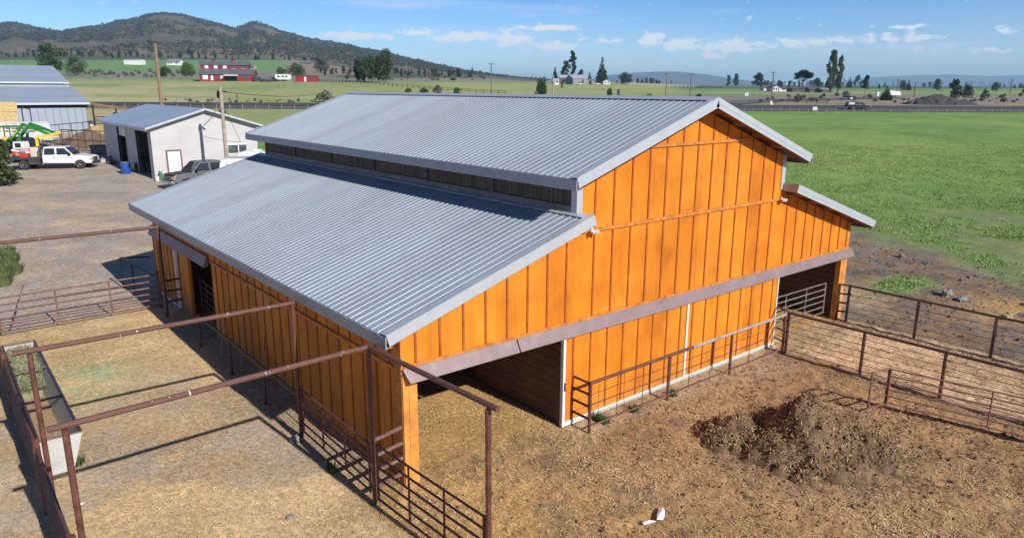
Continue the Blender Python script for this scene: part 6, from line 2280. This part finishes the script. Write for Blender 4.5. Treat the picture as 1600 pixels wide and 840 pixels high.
# ------------------------------------------------------------------ houses
def house(name, label, cat, P, rz, w_, d_, he, hr, wall, roof, wins=(), doors=(), over=.3, group=None, gable_front=False, side_wins=True):
    """front towards local -y, ridge along x (or along y with gable_front)"""
    o = thing(name, label, cat, P, rz, group)
    x0, x1, y0, y1 = -w_ / 2, w_ / 2, -d_ / 2, d_ / 2
    if gable_front:
        MB().prism([(x0, -.6), (x1, -.6), (x1, he), (0, hr), (x0, he)], y0, y1).build('wall', wall, o, world=False)
        q = MB()
        sl = (hr - he) / (w_ / 2)
        for s_ in (-1, 1):
            xa = s_ * (w_ / 2 + over)
            za = he - sl * over
            q.hexa([(xa, y0 - over, za + .04), (0, y0 - over, hr + .04), (0, y1 + over, hr + .04), (xa, y1 + over, za + .04)], [(xa, y0 - over, za + .18), (0, y0 - over, hr + .18), (0, y1 + over, hr + .18), (xa, y1 + over, za + .18)])
    else:
        MB().prism([(y0, -.6), (y1, -.6), (y1, he), (0, hr), (y0, he)], x0, x1, 'x').build('wall', wall, o, world=False)
        q = MB()
        sl = (hr - he) / (d_ / 2)
        for s_ in (-1, 1):
            ya = s_ * (d_ / 2 + over)
            za = he - sl * over
            q.hexa([(x0 - over, ya, za + .04), (x0 - over, 0, hr + .04), (x1 + over, 0, hr + .04), (x1 + over, ya, za + .04)], [(x0 - over, ya, za + .18), (x0 - over, 0, hr + .18), (x1 + over, 0, hr + .18), (x1 + over, ya, za + .18)])
    q.build('roof', roof, o, world=False)
    for (xa, xb, za, zb) in wins:
        MB().box(xa * w_ - w_ / 2, xb * w_ - w_ / 2, y0 - .04, y0 - .004, za, zb).build('window', m_glass, o, world=False)
    for (xa, xb, za, zb) in doors:
        MB().box(xa * w_ - w_ / 2, xb * w_ - w_ / 2, y0 - .05, y0 - .004, za, zb).build('door', m_hole, o, world=False)
    return o
m_hw = M('white_house_wall', (.70, .69, .66), .7, var=.08)
m_hg = M('grey_shed_wall', (.24, .24, .25), .7, var=.15)
m_gr = M('grey_roofing', (.20, .20, .21), .8, var=.15)
m_lr = M('light_metal_roof', (.48, .48, .50), .5, .2, var=.08)
m_br = M('brown_roofing', (.11, .09, .08), .85, var=.2)
m_dg = M('dark_shed_wall', (.10, .095, .09), .8, var=.2)
m_redw = M('red_barn_wall', (.20, .022, .022), .7, var=.15)
m_redr = M('slate_blue_roof', (.13, .145, .175), .5, .2, var=.1)
# red barn with a raised middle storey
Pa, Pb = at(312, 127.5), at(396, 127)
ax = Vector((Pb.x - Pa.x, Pb.y - Pa.y, 0)).normalized()
Pm = (Pa + Pb) / 2
wB = (Pb - Pa).length
rzB = math.atan2(ax.y, ax.x)
if Vector((-ax.y, ax.x)).dot(Vector((FWD.x, FWD.y))) < 0:
    rzB += PI
rb = thing('red_barn', 'large dark red barn with a raised upper storey and grey roofs below the hill', 'barn', Pm, rzB)
hw_ = wB / 2
d1, d2 = 3.6, 11.5
MB().box(-hw_, hw_, 0, 17, -1, 3.2).build('wall', m_redw, rb, world=False)
for (ya, yb) in ((-.5, 5.6), (17.5, 11.4)):
    q = MB(); q.hexa([(-hw_ - .6, ya, 3.0), (hw_ + .6, ya, 3.0), (hw_ + .6, yb, 5.1), (-hw_ - .6, yb, 5.1)], [(-hw_ - .6, ya, 3.25), (hw_ + .6, ya, 3.25), (hw_ + .6, yb, 5.35), (-hw_ - .6, yb, 5.35)])
    q.build('lower_roof', m_redr, rb, world=False)
MB().prism([(0, 3.2), (5.5, 5.0), (11.5, 5.0), (17, 3.2)], -hw_, hw_, 'x').build('gable_wall', m_redw, rb, world=False)
up = MB().prism([(5.5, 3.3), (11.5, 3.3), (11.5, 7.3), (8.5, 8.6), (5.5, 7.3)], -hw_ - .05, hw_ - 2.2, 'x').build('upper_storey', m_redw, rb, world=False)
for (ya, yb) in ((5.0, 8.5), (12.0, 8.5)):
    q = MB(); q.hexa([(-hw_ - .8, ya, 7.2), (hw_ - 1.6, ya, 7.2), (hw_ - 1.6, yb, 8.75), (-hw_ - .8, yb, 8.75)], [(-hw_ - .8, ya, 7.4), (hw_ - 1.6, ya, 7.4), (hw_ - 1.6, yb, 8.95), (-hw_ - .8, yb, 8.95)])
    q.build('upper_roof', m_redr, rb, world=False)
for k in range(6):
    x = -hw_ + 2.6 + k * 3.9
    f_ = MB().box(x - .75, x + .75, 5.44, 5.495, 5.75, 7.0).build('window', m_white if k < 3 else m_glass, rb, world=False)
    MB().box(x - .85, x + .85, 5.46, 5.497, 5.65, 5.74).build('sill', m_white, f_, world=False)
for x, w_, z0_, z1_ in ((-hw_ + 2.5, 1.1, .8, 2.6), (-hw_ + 5.3, .5, .4, 2.4), (-hw_ + 9.5, .6, 1.1, 2.4), (hw_ - 7.4, .9, 1.0, 2.5), (hw_ - 3.2, .9, 1.0, 2.5)):
    MB().box(x - w_, x + w_, -.06, -.005, z0_, z1_).build('window', m_white if x < 0 else m_glass, rb, world=False)
MB().box(-.6, 4.6, -.08, -.005, .0, 2.5).build('open_front', m_hole, rb, world=False)
MB().hexa([(-1.0, -2.6, 2.35), (5.2, -2.6, 2.35), (5.0, 0, 2.95), (-1.0, 0, 2.95)], [(-1.0, -2.6, 2.45), (5.2, -2.6, 2.45), (5.0, 0, 3.05), (-1.0, 0, 3.05)]).build('awning', M('cream_awning', (.62, .55, .44), .8), rb, world=False)
for x in (-hw_ + 5.4, hw_ - 9):
    cp = MB().box(x - .9, x + .9, 8.1, 8.9, 8.7, 9.7).build('cupola', m_redw, rb, world=False)
    MB().box(x - 1.1, x + 1.1, 7.9, 9.1, 9.7, 9.85).build('cap', m_black, cp, world=False)
P = at(480, 128)
house('red_shed', 'low bright red shed with a pale door right of the camper', 'shed', P, CR, 9.2, 4, 2.4, 2.7, M('bright_red_wall', (.30, .018, .03), .7), m_br, [(.72, .92, 1.0, 1.8)], [], .2)
MB().box(-.7, .2, -2.06, -2.005, .1, 2.1).build('door', m_white, bpy.data.objects['red_shed'], world=False)
P = at(211, 101); house('long_shed', 'long low white building in the bright field below the hill', 'building', P, CR, 24 / ppm(P), 12, 6.2 / ppm(P), 7.6 / ppm(P), m_hw, m_lr, [], [], .3)
P = at(274, 102); house('farm_house', 'white house with a grey roof beside the round tree below the hill', 'house', P, CR, 20 / ppm(P), 9, 4.5 / ppm(P), 9 / ppm(P), m_hw, m_gr, [(.1, .2, 1.2, 2.6), (.3, .4, 1.2, 2.6), (.7, .85, 1.2, 2.6)], [], .5)
P = at(391, 107.5); house('long_shed', 'flat pale shed roof seen behind the right end of the red barn', 'building', P, CR, 16 / ppm(P), 8, 3 / ppm(P), 5 / ppm(P), M('tan_wall', (.42, .36, .28), .8), m_gr)
for k, (px_, py_, wp, lab, wl) in enumerate(((15, 81, 9, 'tiny pale house among the junipers at the far left', m_hw), (40, 80, 7, 'tiny pale cabin second from the left among the junipers', m_hw), (477, 100, 16, 'small dark house at the foot of the hill above the red shed', m_dg), (535, 102, 12, 'small brownish cabin at the hill foot left of the tree clump', M('cabin_wall', (.25, .18, .14), .8)), (700, 110, 9, 'tiny white house in the junipers left of the tall pole', m_hw), (777, 121, 13, 'tiny white house under the skyline right of the tall pole', m_hw))):
    P = at(px_, py_)
    house('distant_house', lab, 'house', P, CR, wp / ppm(P), 8, 2.4 / ppm(P), 4 / ppm(P), wl, m_gr)
# farmstead right of the middle
P = at(868, 132.5); house('hut', 'small white fronted hut with a pale roof by the short pole', 'hut', P, CR, 10 / ppm(P), 6, 5 / ppm(P), 9 / ppm(P), m_hw, m_lr, [(.55, .85, 1.0, 2.0)], [(.1, .3, 0, 2)], .2)
P = at(901, 132); house('metal_shed', 'grey metal shed with a wide light roof in the far farmstead', 'shed', P, CR + .25, 24 / ppm(P), 14, 9 / ppm(P), 14 / ppm(P), m_hg, m_lr, [], [(.62, .72, 0, 3)], .4)
P = at(922, 131.8); house('metal_shed', 'small grey gabled shed right of the light roofed one', 'shed', P, CR, 13 / ppm(P), 9, 4.5 / ppm(P), 8 / ppm(P), m_hg, m_gr, [], [(.3, .6, 0, 2.6)], .3, gable_front=True)
P = at(947, 132); house('farm_house', 'white gabled farmhouse under the large pointed conifer', 'house', P, CR, 10.5 / ppm(P), 9, 4 / ppm(P), 7 / ppm(P), m_hw, m_lr, [(.2, .4, .8, 2.0), (.6, .8, .8, 2)], [], .4, gable_front=True)
P = at(957, 129); house('farm_house', 'long white house between the pointed conifer and the round tree', 'house', P, CR, 18 / ppm(P), 9, 4 / ppm(P), 7.5 / ppm(P), m_hw, m_br, [(.1, .2, 1, 2.4), (.45, .55, 1, 2.4), (.8, .9, 1, 2.4)], [], .4)
P = at(880, 131); house('hut', 'dark open barn with a pale roof under the ragged pine', 'hut', P, CR, 12 / ppm(P), 8, 9 / ppm(P), 13 / ppm(P), m_dg, m_lr, [], [], .3)
for k, (px_, py_, lab) in enumerate(((907, 132.3, 'white parked car in front of the light roofed shed'), (934, 132.3, 'white parked car in front of the pointed conifer'))):
    P = at(px_, py_); c = small_car('car', lab, P, CR, m_wpaint, 4.4, 1.6, 'white cars at the far farmstead')
# right hand houses
P = at(1209, 143); house('farm_house', 'small white gabled house behind a crossarm pole', 'house', P, CR, 15 / ppm(P), 9, 5.5 / ppm(P), 9.5 / ppm(P), m_hw, m_br, [(.15, .3, .8, 2.1), (.4, .55, .8, 2.1)], [(.66, .74, 0, 2.1)], .5, gable_front=True)
P = at(1222, 143); house('farm_house', 'low white wing right of the small gabled house', 'house', P, CR, 14 / ppm(P), 8, 4 / ppm(P), 7 / ppm(P), m_hw, m_br, [(.3, .5, .8, 2.0)], [(.7, .85, 0, 2.1)], .4)
P = at(1196, 141.5); house('farm_house', 'pale house left of the small gabled one with a dark roof', 'house', P, CR, 12 / ppm(P), 8, 4 / ppm(P), 8 / ppm(P), m_hw, m_br, [(.3, .5, .8, 2.0)], [], .4)
P = at(1247, 143.5); house('shed', 'long dark shed under the umbrella tree', 'shed', P, CR, 26 / ppm(P), 8, 4.5 / ppm(P), 6 / ppm(P), m_dg, m_br)
P = at(1268, 144); house('shed', 'small dark shed with a pale end right of the umbrella trunk', 'shed', P, CR, 14 / ppm(P), 7, 4 / ppm(P), 7 / ppm(P), m_dg, m_br, [], [], .3)
MB().box(1.0, 2.4, -3.56, -3.51, .1, 1.9).build('door', m_white, [o for o in bpy.data.objects if o.name.startswith('shed') and 'pale end' in str(o.get('label', ''))][0], world=False)
P = at(1287, 144.5); house('shed', 'dark shed at the foot of the poplar', 'shed', P, CR, 18 / ppm(P), 8, 3.5 / ppm(P), 6.5 / ppm(P), m_dg, m_gr)
P = at(1308, 133.5); house('long_shed', 'white building with a red brown roof half hidden by the poplars', 'building', P, CR, 16 / ppm(P), 10, 4 / ppm(P), 6 / ppm(P), m_hw, M('red_brown_roof', (.22, .12, .09), .8))
P = at(1395, 151.5); o = thing('white_trailer', 'white covered trailer beside the squat spruce', 'trailer', P, CR)
MB().prism([(-2.8, .6), (2.6, .6), (2.8, 1.2), (2.2, 2.2), (-1.6, 2.5), (-2.8, 1.8)], -1.1, 1.1).build('box', m_wpaint, o, world=False, bevel=.08)
for x in (-.5, .5): wheel(o, x, -1.0, .36, .22); wheel(o, x, 1.0, .36, .22)
P = at(1371, 150); o = thing('fridge_box', 'small white upright box left of the squat spruce', 'box', P, CR)
MB().box(-.5, .5, -.4, .4, -.1, 1.7).build('cabinet', m_white, o, world=False, bevel=.05)
MB().box(-.46, .46, -.43, -.405, .9, 1.65).build('door', m_wpaint, o, world=False)
# gravel heap
P = at(1478, 164)
gh, *_ = heap('gravel_heap', (P.x + 2, P.y + 2), 10.5, 5.2, 3.1, M('dark_gravel', (.052, .05, .056), .95, var=.25, scale=1.5, bump=.8, bscale=6), 91, .3, .08, CR, ((-.12, 0, .92, 1), (.55, -.1, .48, .5)), .06, pw=.8)
tag(gh, 'dark grey gravel heap with two rounded tops beyond the road', 'gravel heap')
# ------------------------------------------------------------------ distant fences and signs
m_fpost = M('fence_post_wood', (.30, .25, .21), .85, var=.3)
m_dpost = M('dark_fence_post', (.09, .075, .06), .85)
m_wpost = M('white_fence_paint', (.66, .66, .64), .6)
def field_fence(name, label, pts_px, step, h, mat, r, rails, rail_r, dist=None, group=None):
    pts = [at(*p) if dist is None else atd(p[0], dist) for p in pts_px]
    posts = []
    for a, b_ in zip(pts[:-1], pts[1:]):
        n_ = max(1, int(round((b_ - a).length / step)))
        for i in range(n_):
            p = a.lerp(b_, i / n_); posts.append((p.x, p.y))
    posts.append((pts[-1].x, pts[-1].y))
    o = thing(name, label, 'fence', pts[0], group=group)
    rr = random.Random(len(posts))
    for i, (x, y) in enumerate(posts[:100]):
        z = Hs(x, y)
        MB().tube((x, y, z - .3), (x + rr.uniform(-.05, .05), y, z + h * rr.uniform(.92, 1.1)), r, 6).build('post', mat, o)
    for zz in rails:
        q = MB()
        for a, b_ in zip(posts[:-1], posts[1:]):
            q.tube((a[0], a[1], Hs(*a) + zz), (b_[0], b_[1], Hs(*b_) + zz), rail_r, 5)
        q.build('wire' if rail_r < .05 else 'rail', mat if rail_r > .05 else m_dark, o)
    return o
field_fence('road_fence', 'pale post and wire fence along the road at the edge of the green pasture', [(1120, 0), (1640, 0)], 2.35, 1.15, m_fpost, .07, (.35, .7, 1.0), .02, 186.5)
field_fence('road_fence', 'pale post and wire fence along the road left of the barn', [(150, 0), (560, 0)], 3.3, 1.25, m_fpost, .08, (.35, .7, 1.05), .02, 186.5)
field_fence('rail_fence', 'dark wooden rail fence crossing the pasture from the red shed to the barn ridge', [(482, 127), (530, 130), (620, 136), (700, 143), (790, 148)], 3.1, 1.3, m_dpost, .12, (.6, 1.15), .07)
field_fence('white_fence', 'long white rail fence beyond the far pasture', [(985, 133), (1090, 137), (1192, 140)], 3.4, 2.0, m_wpost, .22, (.9, 1.7), .15)
field_fence('rail_fence', 'low dark rail fence between the road and the side road', [(1205, 159), (1245, 161), (1292, 163)], 3.2, 1.0, m_dpost, .09, (.45, .85), .06)
field_fence('wire_fence', 'thin dark wire fence in the dry field behind the white shed', [(250, 158), (330, 160), (450, 161)], 6, 1.2, m_dpost, .06, (.6, 1.1), .02)
P = at(1165, 166)
o = thing('round_sign', 'round white sign on a thin post beside the road', 'sign', P, CR)
h_s = hz_at(P, 145)
MB().tube((0, 0, -.3), (0, 0, h_s - .2), .06).build('post', m_fpost, o, world=False)
MB().lathe([(.5, -.03), (.52, 0), (.5, .03)], (0, -.08, h_s - .45), 20, 'y').build('disc', m_white, o, world=False)
MB().lathe([(.22, -.012), (.22, .0)], (0, -.115, h_s - .45), 16, 'y').build('mark', M('grey_mark', (.3, .3, .34), .6), o, world=False)
P = at(1273, 174); o = thing('fence_sign', 'small square white panel fixed low on the road fence', 'sign', P, CR)
MB().box(-.55, .55, -.06, -.02, .25, 1.1).build('panel', m_white, o, world=False)
MB().tube((-.6, 0, -.3), (-.6, 0, 1.3), .06).build('post', m_fpost, o, world=False)
P = at(1206, 163.5); o = thing('white_marker', 'leaning white marker at the left end of the low dark fence', 'marker', P, CR)
MB().hexa([(-.3, -.06, -.2), (.3, -.06, -.2), (.3, .06, -.2), (-.3, .06, -.2)], [(-.55, -.06, 1.0), (-.05, -.06, 1.1), (-.05, .06, 1.1), (-.55, .06, 1.0)]).build('board', m_white, o, world=False)
P = atd(965, 213); h_s = hz_at(P, 139.5)
o = thing('blue_sign', 'dark blue upright sign standing just behind the barn ridge', 'sign', P, CR)
MB().box(-.35, .35, -.06, .06, h_s * .25, h_s).build('panel', M('dark_blue_paint', (.02, .03, .10), .5), o, world=False)
for x in (-.28, .28): MB().tube((x, .09, -.3), (x, .09, h_s * .95), .05).build('post', m_dark, o, world=False)
P = atd(368, 184); h_s = hz_at(P, 147)
o = thing('road_marker', 'dark diamond shaped sign on a thin post left of the barn, by the road', 'sign', P, CR)
MB().tube((0, 0, -.3), (0, 0, h_s - .2), .05).build('post', m_dark, o, world=False)
MB().add([(0, -.07, h_s - 1.1), (.34, -.07, h_s - .5), (0, -.07, h_s + .1), (-.34, -.07, h_s - .5), (0, -.1, h_s - 1.1), (.34, -.1, h_s - .5), (0, -.1, h_s + .1), (-.34, -.1, h_s - .5)], [(0, 1, 2, 3), (7, 6, 5, 4), (0, 4, 5, 1), (1, 5, 6, 2), (2, 6, 7, 3), (3, 7, 4, 0)]).build('plate', M('dark_amber', (.16, .09, .02), .6), o, world=False)
P = at(878, 137.5); o = thing('hand_pump', 'dark bent pipe stand in the pasture beside the white fronted hut', 'standpipe', P, CR)
hh_ = hz_at(P, 125)
MB().path([(0, 0, -.3), (0, 0, hh_ * .7), (.8, 0, hh_), (1.6, 0, hh_ * .8)], .35, 7).build('pipe', m_dark, o, world=False)
P = atd(867.5, 212); o = thing('white_valve', 'small white upright pipe at the foot of the short stout pole', 'pipe', P, CR)
MB().path([(0, 0, -.3), (0, 0, 1.5), (.35, 0, 1.2)], .16, 8).build('pipe', m_white, o, world=False)
MB().box(-.35, .35, -.3, .3, 0, .35).build('base', m_white, o, world=False)

# ------------------------------------------------------------------ air
for m_ in list(bpy.data.objects):
    if m_.type == 'EMPTY' and m_.get('label') == 'x':
        for c in children(m_): bpy.data.objects.remove(c)
        bpy.data.objects.remove(m_)
if HAZE > 0:
    lowz = min(v.co.z for v in bpy.data.objects['ground'].data.vertices) - 1.0
    S_ = 14600
    hm = bpy.data.materials.new('pale_air')
    hm.use_nodes = True
    ht_ = hm.node_tree
    ht_.nodes.clear()
    ho = ht_.nodes.new('ShaderNodeOutputMaterial')
    hv = ht_.nodes.new('ShaderNodeVolumePrincipled')
    hv.inputs['Color'].default_value = HAZE_C
    hv.inputs['Density'].default_value = HAZE
    hv.inputs['Anisotropy'].default_value = .0
    ht_.links.new(hv.outputs[0], ho.inputs['Volume'])
    tag(MB().box(CAM.x - S_, CAM.x + S_, CAM.y - S_, CAM.y + S_, lowz, 330).build('haze', hm), kind='stuff')
